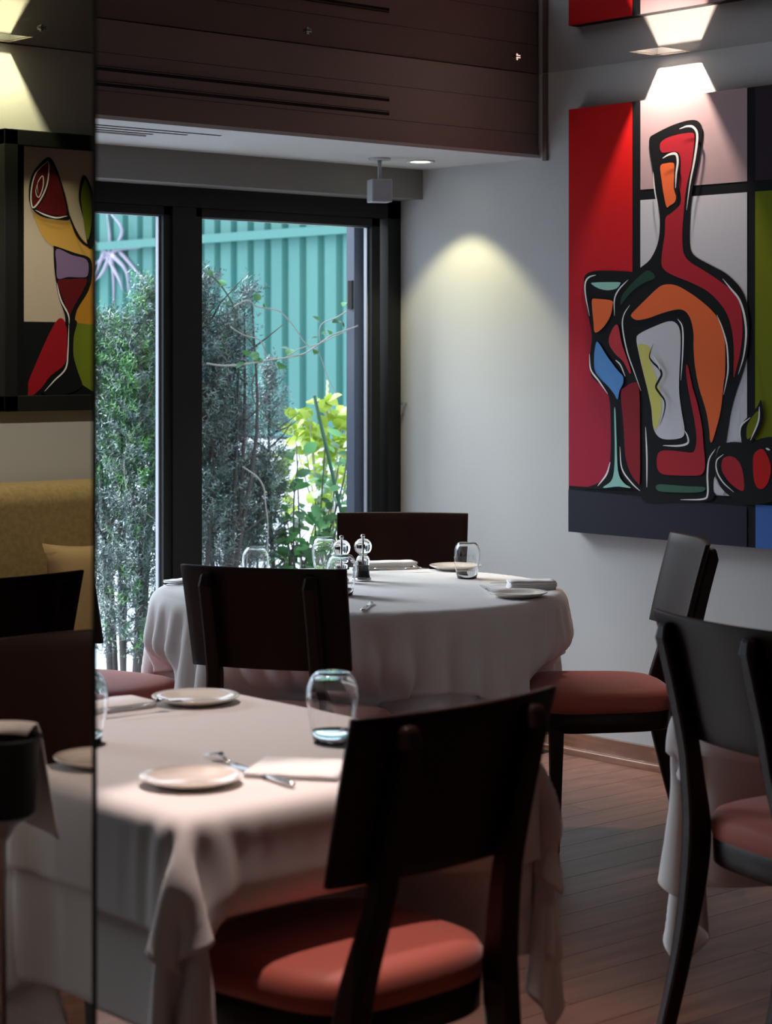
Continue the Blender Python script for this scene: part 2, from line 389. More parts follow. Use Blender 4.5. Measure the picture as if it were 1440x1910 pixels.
boxobj('mullion', -1.15, -1.04, -0.03, 0.045, WB+.09, WT-.075, M['frame'], bpy.data.objects['window_1'])
hook = tag(boxobj('wall_hook', -0.022, 0, -0.075, -0.06, 1.30, 1.312, M['brushed'], bevel=0.002), 'tiny metal hook on the wall beside the window frame', 'hook')

# mirror panel standing left
me_y0, me_y1 = -3.893, -2.95
mp_ = thing('mirror_panel', 'tall floor to ceiling mirror panel at left, reflecting sofa and framed picture', 'mirror', (MX, (me_y0+me_y1)/2, 0))
hl_ = (me_y1-me_y0)/2
boxobj('mirror_glass', -0.0, 0.004, -hl_+0.003, hl_, 0.0, H-0.002, M['wallmirror'], mp_)
boxobj('backing', 0.004, 0.007, -hl_+0.003, hl_, 0.0, H-0.002, M['mirroredge'], mp_)
boxobj('edge_strip', 0.0, 0.007, -hl_, -hl_+0.003, 0.0, H-0.002, M['mirroredge'], mp_)

# ------------------------------------------------------------------ outdoors
gr = struct(boxobj('ground', -9, 14, 0.22, 14, -0.06, 0.0, M['paving']), label='pale bright paving outside the window', cat='ground')
# green corrugated fence, parallel to the painting wall, on a pale low wall
FX = 3.05
fc = thing('corrugated_fence', 'teal green corrugated metal fence behind the shrubs', 'fence', (FX, 0, 0))
v = []; f = []; prof = []
yy = 0.2; 
while yy < 12:
    for dy, dx in ((0, 0), (0.035, 0), (0.050, 0.035), (0.085, 0.035), (0.10, 0)): pass
    prof += [(yy, 0.0), (yy+0.115, 0.0), (yy+0.135, 0.035), (yy+0.17, 0.035), (yy+0.19, 0.0)]
    yy += 0.19
prof2 = []
for q in prof:
    if not prof2 or q[0] > prof2[-1][0]+1e-6: prof2.append(q)
# one sheet per 1.14 m (six ribs), each a separate panel
per = 0.19*6; start = 0.2; k = 0
while start < 11.5:
    seg = [q for q in prof2 if start-1e-6 <= q[0] <= start+per+1e-6]
    v = []; f = []
    for (a, b) in seg: v += [(b, a, 0.94), (b, a, 2.62)]
    for i in range(len(seg)-1): f.append((2*i, 2*i+2, 2*i+3, 2*i+1))
    pyobj('fence_sheet', v, f, M['teal'], fc); start += per
boxobj('rail', -0.05, 0.0, 0.2, 11.5, 2.30, 2.36, M['tealrail'], fc)
boxobj('rail', -0.05, 0.0, 0.2, 11.5, 0.96, 1.0, M['tealrail'], fc)
lw = tag(boxobj('garden_wall', FX-0.06, FX+0.15, 0.22, 11.6, 0, 0.94, M['render']), 'pale low garden wall under the green fence', 'wall')
# blue grey outside reveal beyond the right pane
pa = on_y(652, 600, 0.55); pb = on_y(683, 600, 0.28)
rv = thing('outer_post', 'blue grey upright post just outside the right window pane', 'post', (0, 0, 0))
bm = bmesh.new(); box(bm, -0.035, 0.25, 0.22, 0.27, 0, 2.7); obj('post', bm, M['reveal'], rv)
boxobj('latch', -0.045, -0.035, 0.225, 0.25, 1.70, 1.82, M['darkgap'], rv)
OUTY = 0.9

def yew(name, cx, cy, spires, n_sprig, label, seed, fresh=0.0, trunks=2):
    """spires: (dx, dy, z_low, z_top, radius_low, radius_top)"""
    r = random.Random(seed)
    t = thing(name, label, 'shrub', (cx, cy, 0))
    v = []; f = []; mi = []
    tot = sum((s[3]-s[2])*(s[4]+s[5]) for s in spires)
    for s in spires:
        for _ in range(int(n_sprig*(s[3]-s[2])*(s[4]+s[5])/tot)):
            u = r.random()**.62
            z = s[2]+(s[3]-s[2])*u
            rad = s[4]+(s[5]-s[4])*u
            a = r.uniform(0, 2*math.pi); rr = rad*math.sqrt(r.uniform(0.03, 1))
            c = Vector((s[0]+rr*math.cos(a), s[1]+rr*math.sin(a), z))
            d = Vector((math.cos(a)*0.7+r.uniform(-.5, .5), math.sin(a)*0.7+r.uniform(-.5, .5), r.uniform(0.2, 1.4))).normalized()
            L = r.uniform(0.06, 0.12); side = d.orthogonal().normalized()
            m_ = 1 if r.random() < 0.38 else 0
            if fresh and r.random() < fresh*(1.6 if u > .5 else 0.3): m_ = 2
            nn = int(L/0.0068)
            for i in range(nn):
                p = c + d*(L*i/nn)
                ang = i*2.4 + r.uniform(-.3, .3)
                o_ = (Matrix.Rotation(ang, 3, d) @ side)
                nd = (o_ + d*r.uniform(.35, .8)).normalized()
                ln = r.uniform(0.020, 0.034)*(1-0.35*i/nn); w = d.cross(nd).normalized()*0.0018
                b = len(v); v += [p-w, p+w, p+nd*ln*.6+w, p+nd*ln, p+nd*ln*.6-w]
                f.append((b, b+1, b+2, b+3, b+4)); mi.append(m_)
    fo = pyobj('foliage', v, f, [M['needle'], M['needle2'], M['needle3']], t)
    fo.data.polygons.foreach_set('material_index', mi); fo['kind'] = 'stuff'
    for s in spires:
        bm = bmesh.new()
        pts = [(s[0]*.5, s[1]*.5, 0.0), (s[0]*.7+r.uniform(-.03, .03), s[1]*.7, s[3]*.3), (s[0]+r.uniform(-.03, .03), s[1], s[3]*.65), (s[0], s[1], s[3]-0.08)]
        tube(bm, smooth_line(pts, 4), [0.016-0.012*i/12 for i in range(13)], 6)
        obj('stem', bm, M['bark'], t, True)
    bm = bmesh.new()
    for _ in range(26*trunks):
        s = r.choice(spires); a = r.uniform(0, 6.28); z = r.uniform(0.2, s[3]*.9)
        q = Vector((s[0]*(.5+.5*z/s[3]), s[1]*(.5+.5*z/s[3]), z)); e = q+Vector((math.cos(a), math.sin(a), r.uniform(.3, 1.2)))*r.uniform(.08, .22)
        tube(bm, [q, (q+e)/2+Vector((r.uniform(-.02, .02), r.uniform(-.02, .02), 0)), e], [0.005, .0035, .0015], 5)
    o = obj('twigs', bm, M['bark'], t, True); o['kind'] = 'stuff'
    return t
def plant_at(px, Y): 
    p = at(px, 900, Y); return p.x, p.y
def dxy(px, Y, c):
    p = at(px, 900, Y); return p.x-c[0], p.y-c[1]
def zz(py, Y): return 1.5-(py-HOR)/FPX*Y
def spires_from(c, rows):           # (px, Y, py_low, py_top, rlow_px, rtop_px)
    out = []
    for px, Y, pl, pt, rl, rt_ in rows:
        a, b = dxy(px, Y, c); out.append((a, b, max(zz(pl, Y), .03), zz(pt, Y), rl*Y/FPX, rt_*Y/FPX))
    return out
c = plant_at(235, 8.7)
yew('yew_shrub', *c, spires_from(c, ((180, 8.7, 1240, 590, 30, 14), (232, 8.6, 1240, 600, 36, 18), (222, 8.9, 800, 620, 44, 20), (276, 8.8, 1240, 540, 32, 10), (290, 8.9, 700, 520, 22, 10), (200, 8.9, 1240, 640, 40, 24), (262, 8.55, 1240, 640, 36, 30))), 5200,
    'dense blue green yew shrub behind the left window pane', 5, fresh=0.22)
c = plant_at(395, 9.0)
yew('yew_shrub', *c, spires_from(c, ((386, 9.0, 1080, 522, 26, 7), (392, 8.9, 1090, 650, 38, 26), (432, 9.1, 1090, 600, 30, 10), (446, 9.0, 720, 572, 14, 10), (352, 9.0, 1240, 560, 46, 26), (415, 9.2, 1090, 760, 60, 42), (456, 9.05, 590, 548, 9, 8), (470, 9.05, 562, 536, 9, 6))), 4700,
    'tall dark yew shrub behind the left half of the right pane', 8)
c = plant_at(500, 9.3)
yew('yew_shrub', *c, spires_from(c, ((503, 9.3, 960, 690, 34, 6), (490, 9.3, 1080, 850, 46, 30), (455, 9.3, 1090, 880, 50, 40))), 1300,
    'low tapering grey yew spire between tall yew and leafy bush', 11)

def leaf_mesh(L, Wd, m, bend=0.15):
    pts = [(0, 0), (0.25, 0.42), (0.5, 0.5), (0.75, 0.36), (1, 0)]
    v = []; f = []
    for t, w in pts: 
        z = -bend*L*(t-0.5)**2*2
        v += [(t*L, -w*Wd, z+0.12*w*Wd), (t*L, 0, z), (t*L, w*Wd, z+0.12*w*Wd)]
    for i in range(4): f += [(3*i, 3*i+3, 3*i+4, 3*i+1), (3*i+1, 3*i+4, 3*i+5, 3*i+2)]
    me = bpy.data.meshes.new('leaf'); me.from_pydata(v, [], f); me.validate(); me.materials.append(m); me.shade_smooth(); return me
LG = [leaf_mesh(0.058, 0.040, M['leaf']), leaf_mesh(0.046, 0.036, M['leaf'], .3), leaf_mesh(0.070, 0.044, M['leaf'], .1)]
LY = [leaf_mesh(0.075, 0.060, M['leafy']), leaf_mesh(0.060, 0.050, M['leafy'], .3)]
def put_leaf(parent, me, p, r, sc=1.0):
    o = bpy.data.objects.new('leaf', me); COL.objects.link(o); o.parent = parent; o.location = p
    o.rotation_euler = (r.uniform(-.9, .9), r.uniform(-.9, .9), r.uniform(0, 6.28)); o.scale = (sc,)*3
def leafy_bush(name, base_px, Y, stems, label, leaves, n, seed, mstem, lsc=1.0):
    """stems: pixel paths; leaves scattered along them"""
    r = random.Random(seed); b = at(base_px, 900, Y); t = thing(name, label, 'shrub', (b.x, b.y, 0)); o0 = Vector((b.x, b.y, 0))
    paths = []
    for st in stems:
        P = smooth_line([at(px, py, Y+r.uniform(-.12, .12))-o0 for px, py in st], 5); paths.append(P)
        P0 = [Vector((P[0].x, P[0].y, 0.0))]+P; bm = bmesh.new(); tube(bm, P0, [0.0055-0.003*i/len(P0) for i in range(len(P0))], 5); obj('stem', bm, mstem, t, True)
    for k in range(n):
        P = r.choice(paths); i = min(len(P)-1, int(len(P)*r.random()**.55)); q = P[i]
        p = Vector((q.x+r.uniform(-.05, .05), q.y+r.uniform(-.05, .05), q.z+r.uniform(-.04, .04)))
        put_leaf(t, r.choice(leaves), p, r, r.uniform(.75, 1.15)*lsc)
    return t
rs = random.Random(21)
stems = []
for k in range(17):
    x0 = rs.uniform(545, 600); x1 = rs.uniform(520, 660); y1 = rs.uniform(830, 1010)
    stems.append([(x0, 1180), ((x0+x1)/2+rs.uniform(-12, 12), (1180+y1)/2), (x1, y1)])
stems += [[(548, 1100), (548, 940), (556, 860)], [(540, 1040), (500, 1020), (475, 990)], [(600, 1040), (640, 900), (650, 820)]]
leafy_bush('climber_bush', 585, 9.3, stems, 'broad leaved green bush at the right of the window pane', LG, 295, 22, M['bark'], 1.2)
stems = []
for k in range(9):
    x1 = rs.uniform(535, 655); stems.append([(600+rs.uniform(-20, 20), 1040), (600+(x1-600)*.6, 880), (x1, rs.uniform(745, 800))])
stems += [[(560, 1040), (530, 900), (510, 850)], [(560, 1040), (540, 930), (515, 900)]]
lb = leafy_bush('lime_leaf_bush', 600, 9.9, stems, 'bright lime yellow bush behind the green leaves', LY, 270, 23, M['vine'], 1.1)
bm = bmesh.new(); P = [at(610+(i%2)*1.5, 775-i*5.5, 9.9) for i in range(13)]; tube(bm, P, [0.012*(1-0.05*i) if i % 2 else 0.008*(1-0.05*i) for i in range(13)], 8)
tag(obj('catkin_spike', bm, M['catkin'], None, True), 'pale cream flower spike rising above the lime bush', 'flower')
bm = bmesh.new(); a_, b_ = at(586, 738, 9.2), at(612, 850, 9.2); d_ = b_-a_; e_ = b_+d_*((b_.z-.0)/(a_.z-b_.z)); tube(bm, [a_, b_, e_], 0.008, 8)
st_ = obj('garden_stake', bm, M['stake'], None, True); tag(st_, 'dark green garden stake leaning in the leafy bush', 'stake')
# vines trailing across the panes
r = random.Random(31)
def vine(path, Y, m, rad, label, leaves=(), name='vine', cat='vine'):
    b = at(*path[0], Y); t = thing(name, label, cat, b)
    P = smooth_line([at(px, py, Y)-b for px, py in path], 6)
    bm = bmesh.new(); tube(bm, P, [rad*(1-0.5*i/len(P)) for i in range(len(P))], 5); obj('stem', bm, m, t, True)
    for px, py, s in leaves: put_leaf(t, LG[1], at(px, py, Y-0.01)-b, r, s)
    return t
vine([(383, 505), (410, 530), (436, 572), (440, 610), (470, 640), (480, 680), (470, 720), (480, 760), (520, 800)], 8.8, M['darkvine'], .004, 'dark thin vine climbing the front of the tall yew', [(398, 514, .8), (412, 532, 1), (425, 560, .8), (410, 640, .9), (428, 628, 1)])
vine([(436, 572), (462, 560), (480, 572), (520, 580), (545, 605), (570, 640), (590, 643), (668, 606)], 8.75, M['vine'], .0035, 'pale arching vine crossing in front of the teal fence', [(475, 560, 1), (500, 574, 1.1), (575, 632, .9), (617, 622, 1), (632, 596, .9)])
vine([(385, 678), (420, 682), (465, 678), (500, 672), (560, 662), (590, 645), (620, 625), (668, 608)], 8.72, M['vine'], .0045, 'pale vine running level across the middle of the pane', [(440, 685, 1.1), (478, 686, 1.3), (486, 664, 1.3), (529, 676, 1.3), (535, 660, 1.1), (543, 652, 1), (553, 660, .9), (470, 655, 1.1), (460, 662, 1)])
vine([(430, 610), (455, 625), (485, 635), (500, 665), (530, 668), (560, 650), (590, 650), (610, 700), (632, 745)], 8.78, M['vine'], .003, 'thin pale vine drooping towards the lime bush', [(508, 668, .9), (590, 650, .8)])
vine([(668, 566), (632, 590), (600, 605), (596, 630), (600, 640)], 8.8, M['vine'], .003, 'short curled vine beside the outer post', [(597, 600, .9), (600, 620, .8), (620, 600, .9), (645, 562, .8)])
vine([(295, 752), (262, 788), (245, 815), (233, 850), (234, 900), (245, 925), (265, 950), (293, 972)], 8.5, M['vine'], .0042, 'pale curved bare vine before the yew in the left pane', [])
vine([(452, 870), (480, 890), (492, 910), (495, 935), (500, 990), (495, 1080)], 8.95, M['vine'], .004, 'short pale twig hanging against the lower yew', [])
rt = thing('hanging_roots', 'lilac grey tangle of bare roots at the top of the left pane', 'roots', on_x(205, 470, FX-.02)); rb = on_x(205, 470, FX-.02)
for path in ([(205, 475), (185, 460), (165, 440)], [(205, 475), (225, 465), (262, 462)], [(205, 475), (205, 440), (200, 400)], [(212, 470), (228, 430), (208, 400)], [(205, 478), (190, 510), (168, 530)],
             [(208, 478), (212, 520), (212, 575)], [(210, 476), (235, 505), (240, 550)], [(225, 470), (250, 500), (270, 525)], [(195, 470), (175, 520), (172, 545)], [(200, 478), (222, 520), (228, 540)], [(205, 474), (180, 490), (165, 495)]):
    bm = bmesh.new(); P = smooth_line([on_x(px, py, FX-.03-0.02*math.sin(px))-rb for px, py in path], 5); tube(bm, P, [0.019*(1-0.8*i/len(P)) for i in range(len(P))], 6); obj('root', bm, M['root'], rt, True)

# ------------------------------------------------------------------ chairs
def seat_outline(s=1.0, n=44):
    out = []
    for i in range(n):
        a = 2*math.pi*i/n; ca, sa = math.cos(a), math.sin(a)
        e = 0.5
        x = abs(ca)**e*math.copysign(1, ca); y_ = abs(sa)**e*math.copysign(1, sa)
        wd = 0.232 + 0.022*y_; bow = 0.018*(1-x*x)*(1 if y_ > 0 else .3)
        out.append((x*wd*s, y_*0.215*s+bow*y_))
    return out
def bent(x): return 0.62*x*x                       # backrest curvature, ends come forward
def back_y(z): return -0.215-0.11*((z-0.42)/0.5)**1.3 if z > 0.42 else -0.215-0.085*((0.42-z)/0.42)**1.5
def make_chair(label, group):
    t = thing('dining_chair', label, 'chair', group=group)
    bm = bmesh.new(); rows = []
    for z, s in ((0.418, .93), (0.422, .985), (0.44, 1.0), (0.462, .995), (0.478, .955), (0.487, .86), (0.492, .66), (0.494, .35)):
        rows.append([(x, y_, z) for x, y_ in seat_outline(s)])
    sweep(bm, rows); obj('seat', bm, M['seat'], t, True)
    bm = bmesh.new(); rows = []
    for z, s in ((0.362, .955), (0.366, .975), (0.420, .985), (0.424, .97)): rows.append([(x, y_, z) for x, y_ in seat_outline(s)])
    sweep(bm, rows); obj('seat_frame', bm, M['wood'], t, True)
    for s in (-1, 1):
        bm = bmesh.new(); rows = []
        for z, w in ((0, .013), (0.12, .0155), (0.375, .021)):
            cx, cy = s*(0.205-0.004*(1-z)), 0.165+0.01*(0.4-z)
            rows.append([(cx-w, cy-w, z), (cx+w, cy-w, z), (cx+w, cy+w, z), (cx-w, cy+w, z)])
        sweep(bm, rows); obj('leg', bm, M['wood'], t, bevel=0.003)
        bm = bmesh.new(); rows = []
        N = 26
        for i in range(N+1):
            z = 0.912*i/N; w = 0.021 if z > .40 else 0.016+0.005*z/.40; dpt = 0.020 + 0.010*math.exp(-((z-.40)/.16)**2)
            if z > 0.895: w *= .75; dpt *= .55
            xx = s*(0.150+0.028*min(1, max(0, (.62-z)/.2)))
            low = back_y(z) - 0.008; high = back_y(z)+bent(0.150)-0.008-dpt*.95
            k_ = min(1, max(0, (z-.45)/.2)); k_ = k_*k_*(3-2*k_); yc = low*(1-k_)+high*k_
            rows.append([(xx-w, yc-dpt, z), (xx+w, yc-dpt, z), (xx+w, yc+dpt, z), (xx-w, yc+dpt, z)])
        sweep(bm, rows); obj('back_post', bm, M['wood'], t, bevel=0.009)
    bm = bmesh.new(); nx, nz = 20, 8; th = 0.008
    fr = []; bkk = []
    for j in range(nz+1):
        v_ = j/nz; z = 0.645+0.285*v_; hw = 0.232+0.008*v_
        fr.append([(hw*(2*i/nx-1), back_y(z)+bent(hw*(2*i/nx-1))+th, z) for i in range(nx+1)])
        bkk.append([(p[0], p[1]-2*th, p[2]) for p in fr[-1]])
    rows = [a + b[::-1] for a, b in zip(fr, bkk)]
    sweep(bm, rows); obj('backrest', bm, M['wood'], t, bevel=0.004).data.shade_smooth()
    return t
def cam_xy(lat, Y): p = CAM+FW*Y+RT*lat; return Vector((p.x, p.y, 0))
def cam_dir(lat, dep): p = FW*dep+RT*lat; return math.atan2(p.y, p.x)
def chair_pose(lat, Y, dlat, ddep):      # lat,Y: where the top centre of the backrest stands; direction faced
    a = cam_dir(dlat, ddep); f_ = Vector((math.cos(a), math.sin(a), 0)); p = cam_xy(lat, Y) + f_*0.325
    return p, a-math.pi/2
poses = {}
p, a = chair_pose(-0.345, 5.60, .30, .954)
ch = make_chair('dark wooden dining chair with its back to us before the round table', None)
ch.location = p; ch.rotation_euler = (0, 0, a); poses['A'] = (p, a)
def place(key, p, a, label): poses[key] = (p, a); return dup(ch, p, a, label)
p, a = chair_pose(.062, 7.60, -.06, -1); place('B', p, a, 'dark red brown chair on the far side of the round table by the wall')
p, a = chair_pose(.985, 6.52, -1, -.09); place('C', p, a, 'side-on dark chair with a terracotta seat right of the round table')
p, a = chair_pose(.692, 4.47, .886, .463); place('D', p, a, 'dark chair cut by the right edge with a maroon seat')
p, a = chair_pose(-1.095, 6.22, .55, .835); place('F', p, a, 'chair beside the mirror whose seat shines lavender in window light')
aG = math.radians(2.5); pG = Vector((-3.364, -3.960, 0))+Vector((-math.sin(aG), math.cos(aG), 0))*.325; place('G', pG, aG, 'large blurred foreground chair with a terracotta seat at the square table')
place('H', Vector((-4.70, -2.76-.325, 0)), math.pi, 'brown lit chair back seen only in the mirror panel')
place('I', Vector((-5.22, -1.76+.325, 0)), 0.0, 'black chair back seen in the mirror before the tan sofa')

# ------------------------------------------------------------------ cloth draping (position based, numpy)
def drape(hx, hy, cloth_hx, cloth_hy, top, shape, n, obstacles=(), steps=170, iters=10, seed=1, floor=0.004):
    rg = np.random.RandomState(seed)
    sx = np.linspace(-cloth_hx, cloth_hx, n); ny = int(round(n*cloth_hy/cloth_hx)); sy = np.linspace(-cloth_hy, cloth_hy, ny)
    X = np.zeros((n, ny, 3)); X[..., 0] = sx[:, None]; X[..., 1] = sy[None, :]; X[..., 2] = top+0.004
    X[..., 2] += 0.003*rg.rand(n, ny); V = np.zeros_like(X)
    V[..., 0] += 0.12*np.sin(7*X[..., 1]+seed); V[..., 1] += 0.12*np.sin(6*X[..., 0]+2*seed)
    dx = sx[1]-sx[0]; dy = sy[1]-sy[0]; dt = 1/60.
    C = []
    def mk(di, dj, L, k):
        m = max(abs(di), abs(dj))
        if di:                              # colour along i
            for par in range(2*di):
                ia = np.arange(par, n-di, 2*di)
                if len(ia) == 0: continue
                if dj >= 0: ja = slice(0, ny-dj); jb = slice(dj, ny)
                else: ja = slice(-dj, ny); jb = slice(0, ny+dj)
                C.append((ia, ja, ia+di, jb, L, k, 0))
        else:
            for par in range(2*dj):
                ja = np.arange(par, ny-dj, 2*dj)
                if len(ja) == 0: continue
                C.append((slice(0, n), ja, slice(0, n), ja+dj, L, k, 1))
    mk(1, 0, dx, 1.0); mk(0, 1, dy, 1.0); dd = math.hypot(dx, dy)
    mk(1, 1, dd, 0.15); mk(1, -1, dd, 0.15); mk(2, 0, 2*dx, 0.06); mk(0, 2, 2*dy, 0.06)
    R0 = X.copy()
    if shape == 'round':
        rr0 = np.sqrt(R0[..., 0]**2+R0[..., 1]**2)+1e-9; kx = np.minimum(1, hx/rr0)
        AN = np.stack([R0[..., 0]*kx, R0[..., 1]*kx], -1); inner = rr0 < hx-0.03
    else:
        AN = np.stack([np.clip(R0[..., 0], -hx, hx), np.clip(R0[..., 1], -hy, hy)], -1); inner = (np.abs(R0[..., 0]) < hx-0.02) & (np.abs(R0[..., 1]) < hy-0.02)
    AN = np.concatenate([AN, np.full(AN.shape[:2]+(1,), top)], -1)
    reach = np.sqrt(((R0[..., :2]-AN[..., :2])**2).sum(-1))*1.004+0.002
    X0 = X.copy(); X0[..., 2] = top
    for st in range(steps):
        damp = 0.965 if st < steps*.75 else 0.90
        V[..., 2] -= 9.8*dt; V *= damp; P = X + V*dt
        for it in range(iters):
            for ia, ja, ib, jb, L, k, _ in C:
                A = P[ia, ja]; B = P[ib, jb]; d = B-A
                ln = np.sqrt((d*d).sum(-1, keepdims=True))+1e-9
                cor = d*(0.5*k*(ln-L)/ln); P[ia, ja] = A+cor; P[ib, jb] = B-cor
            dA = P-AN; lA = np.sqrt((dA*dA).sum(-1))+1e-9; far = lA > reach
            P[far] = (AN+dA*(reach/lA)[..., None])[far]
            P[inner] = X0[inner]
            # table column
            x_, y_, z_ = P[..., 0], P[..., 1], P[..., 2]
            if shape == 'round':
                rr = np.sqrt(x_**2+y_**2)+1e-9; pen_h = hx-rr; nxn, nyn = x_/rr, y_/rr
            else:
                px_, py_ = hx-np.abs(x_), hy-np.abs(y_); pen_h = np.minimum(px_, py_)
                nxn = np.where(px_ < py_, np.sign(x_), 0.); nyn = np.where(px_ < py_, 0., np.sign(y_))
            pen_v = top-z_
            ins = (pen_h > 0) & (pen_v > 0)
            up = ins & (pen_v < pen_h+0.01); sd = ins & ~up
            z_[up] = top
            x_[sd] += (nxn*pen_h)[sd]; y_[sd] += (nyn*pen_h)[sd]
            fl_ = z_ < floor; z_[fl_] = floor
            for (ox, oy, ang, bx, by, oz) in obstacles:
                ca, sa = math.cos(ang), math.sin(ang); lx = (x_-ox)*ca+(y_-oy)*sa; ly = -(x_-ox)*sa+(y_-oy)*ca
                q = (np.abs(lx) < bx) & (np.abs(ly) < by) & (z_ < oz)
                pf = by-ly; u_ = q & ((oz-z_) < pf); w_ = q & ~u_
                z_[u_] = oz
                x_[w_] += (-sa*pf)[w_]; y_[w_] += (ca*pf)[w_]
        V = (P-X)/dt; sp = (st > 5); X = P
        onfloor = X[..., 2] < floor+0.001; V[onfloor] *= 0.5
        ontop = (X[..., 2] < top+0.0005) & (X[..., 2] > top-0.0005); V[ontop] *= 0.6
    return X, sx, sy
def tuck(X, obs):
    X = X.copy()
    sm = lambda a, b, t: (lambda k: k*k*(3-2*k))(np.clip((t-a)/(b-a), 0, 1))
    for ox, oy, ang, bx, by, oz in obs:
        ca, sa = math.cos(ang), math.sin(ang); x_, y_, z_ = X[..., 0], X[..., 1], X[..., 2]
        lx = (x_-ox)*ca+(y_-oy)*sa; ly = -(x_-ox)*sa+(y_-oy)*ca
        k = sm(.34, .25, np.abs(lx))*sm(.60, .50, z_)*(ly > -.2)
        mv = np.maximum(0, by+.01-ly)*k
        X[..., 0] += -sa*mv; X[..., 1] += ca*mv
    return X
def cloth_obj(name, X, sx, sy, m, clipx=None, clipy=None, off=0.0, label='', cat='tablecloth', parent=None, group=None):
    n, ny = X.shape[:2]
    i0, i1, j0, j1 = 0, n-1, 0, ny-1
    if clipx: ii = [i for i in range(n) if abs(sx[i]) <= clipx+1e-6]; i0, i1 = ii[0], ii[-1]
    if clipy: jj = [j for j in range(ny) if abs(sy[j]) <= clipy+1e-6]; j0, j1 = jj[0], jj[-1]
    gx = np.gradient(X, axis=0); gy = np.gradient(X, axis=1); N = np.cross(gx, gy); N /= np.linalg.norm(N, axis=-1, keepdims=True)+1e-9
    hang = np.clip(TOPZ-X[..., 2], 0, None)
    Y = X + N*(off*(1+np.minimum(hang, .3)*10) if off else 0.0)[..., None] if off else X.copy()
    w = i1-i0+1; h = j1-j0+1
    v = Y[i0:i1+1, j0:j1+1].reshape(-1, 3)
    f = [(a*h+b, (a+1)*h+b, (a+1)*h+b+1, a*h+b+1) for a in range(w-1) for b in range(h-1)]
    me = bpy.data.meshes.new(name); me.from_pydata(v.tolist(), [], f); me.update()
    o = link(name, me, m, parent, True)
    s = o.modifiers.new('sub', 'SUBSURF'); s.levels = 1; s.render_levels = 1
    s = o.modifiers.new('thick', 'SOLIDIFY'); s.thickness = 0.0022; s.offset = 1
    tag(o, label, cat, group); return o

TOPZ = 0.745
def table(name, loc, rotz, hx, hy, shape, label):
    t = thing(name, label, 'table', loc, rotz)
    bm = bmesh.new()
    if shape == 'round': lathe(bm, [(0, .712), (hx-.02, .712), (hx-.004, .72), (hx-.004, TOPZ-.012), (hx-.016, TOPZ-.004), (0, TOPZ-.004)], 64)
    else: box(bm, -hx+.005, hx-.005, -hy+.005, hy-.005, .712, TOPZ-.004)
    obj('tabletop', bm, M['wood'], t, bevel=0.006)
    bm = bmesh.new(); lathe(bm, [(0, .02), (.03, .02), (.03, .71), (0, .71)], 20); obj('pedestal', bm, M['frame'], t, True)
    bm = bmesh.new(); lathe(bm, [(0, 0), (.21, 0), (.21, .012), (.05, .03), (0, .03)], 40); obj('base', bm, M['frame'], t, True)
    return t
def obst(key, centre, rot):            # a chair seat as an obstacle in the table's own axes
    p, a = poses[key]; d = Vector((p.x-centre[0], p.y-centre[1], 0)); d.rotate(Matrix.Rotation(-rot, 3, 'Z'))
    return (d.x, d.y, a-rot, 0.245, 0.262, 0.512)
# round table
RC = cam_xy(-.087, 6.70); RR = 0.655
table('round_table', RC, 0, RR, RR, 'round', 'round pedestal table hidden under white cloths by the window')
rot = cam_dir(1, 0)+math.radians(20)
X, sx, sy = drape(RR, RR, 1.12, 1.12, TOPZ, 'round', 96, steps=230, iters=12, seed=2)
X = tuck(X, [obst(k, RC, rot) for k in ('A', 'B', 'C', 'F')])
o = cloth_obj('under_cloth', X, sx, sy, M['cloth'], off=0.0, label='long white undercloth hanging low around the round table'); o.location = RC; o.rotation_euler = (0, 0, rot)
o = cloth_obj('tablecloth', X, sx, sy, M['cloth'], 0.90, 0.90, 0.006, 'white square cloth spread over the round window table'); o.location = RC; o.rotation_euler = (0, 0, rot)
# foreground square table
SC = Vector((-3.332, -3.20, 0)); SX, SY = 0.412, 0.478
table('square_table', SC, 0, SX, SY, 'square', 'square pedestal table hidden under pale cloths in the foreground')
X, sx, sy = drape(SX, SY, SX+.36, SY+.36, TOPZ, 'square', 80, [], steps=230, iters=12, seed=4)
X = tuck(X, [obst('G', SC, 0)])
o = cloth_obj('under_cloth', X, sx, sy, M['cloth2'], off=0.0, label='lower ivory undercloth of the foreground square table'); o.location = SC
o = cloth_obj('tablecloth', X, sx, sy, M['cloth2'], SX+.185, SY+.185, 0.006, 'pinkish white top cloth on the foreground square table'); o.location = SC
# table left of the mirror (seen in the mirror) and table at the right edge share one drape
X, sx, sy = drape(SX, SX, SX+.36, SX+.36, TOPZ, 'square', 64, [], steps=200, seed=7)
X = tuck(X, [obst('H', (-4.80, -3.56), 0)])
LC = Vector((-4.80, -3.56, 0))
table('square_table', LC, 0, SX, SX, 'square', 'square table left of the mirror panel seen in its reflection')
o = cloth_obj('under_cloth', X, sx, sy, M['cloth2'], off=0.0, label='ivory undercloth on the table reflected in the mirror'); o.location = LC; me_u = o.data
o = cloth_obj('tablecloth', X, sx, sy, M['cloth2'], SX+.185, SX+.185, 0.006, 'ivory top cloth on the table reflected in the mirror'); o.location = LC; me_t = o.data
ER = cam_dir(.749, .663)
EC = cam_xy(.72, 5.0)+Vector((math.cos(ER), math.sin(ER), 0))*.42+Vector((math.sin(ER), -math.cos(ER), 0))*.43
table('square_table', EC, ER, SX, SX, 'square', 'square table behind the chair at the right edge')
X, sx, sy = drape(SX, SX, SX+.50, SX+.50, TOPZ, 'square', 66, [], steps=200, seed=9)
X = tuck(X, [obst('D', EC, ER)])
o = cloth_obj('under_cloth', X, sx, sy, M['cloth'], off=0.0, label='long white undercloth tip hanging behind the right edge chair'); o.location = EC; o.rotation_euler = (0, 0, ER)
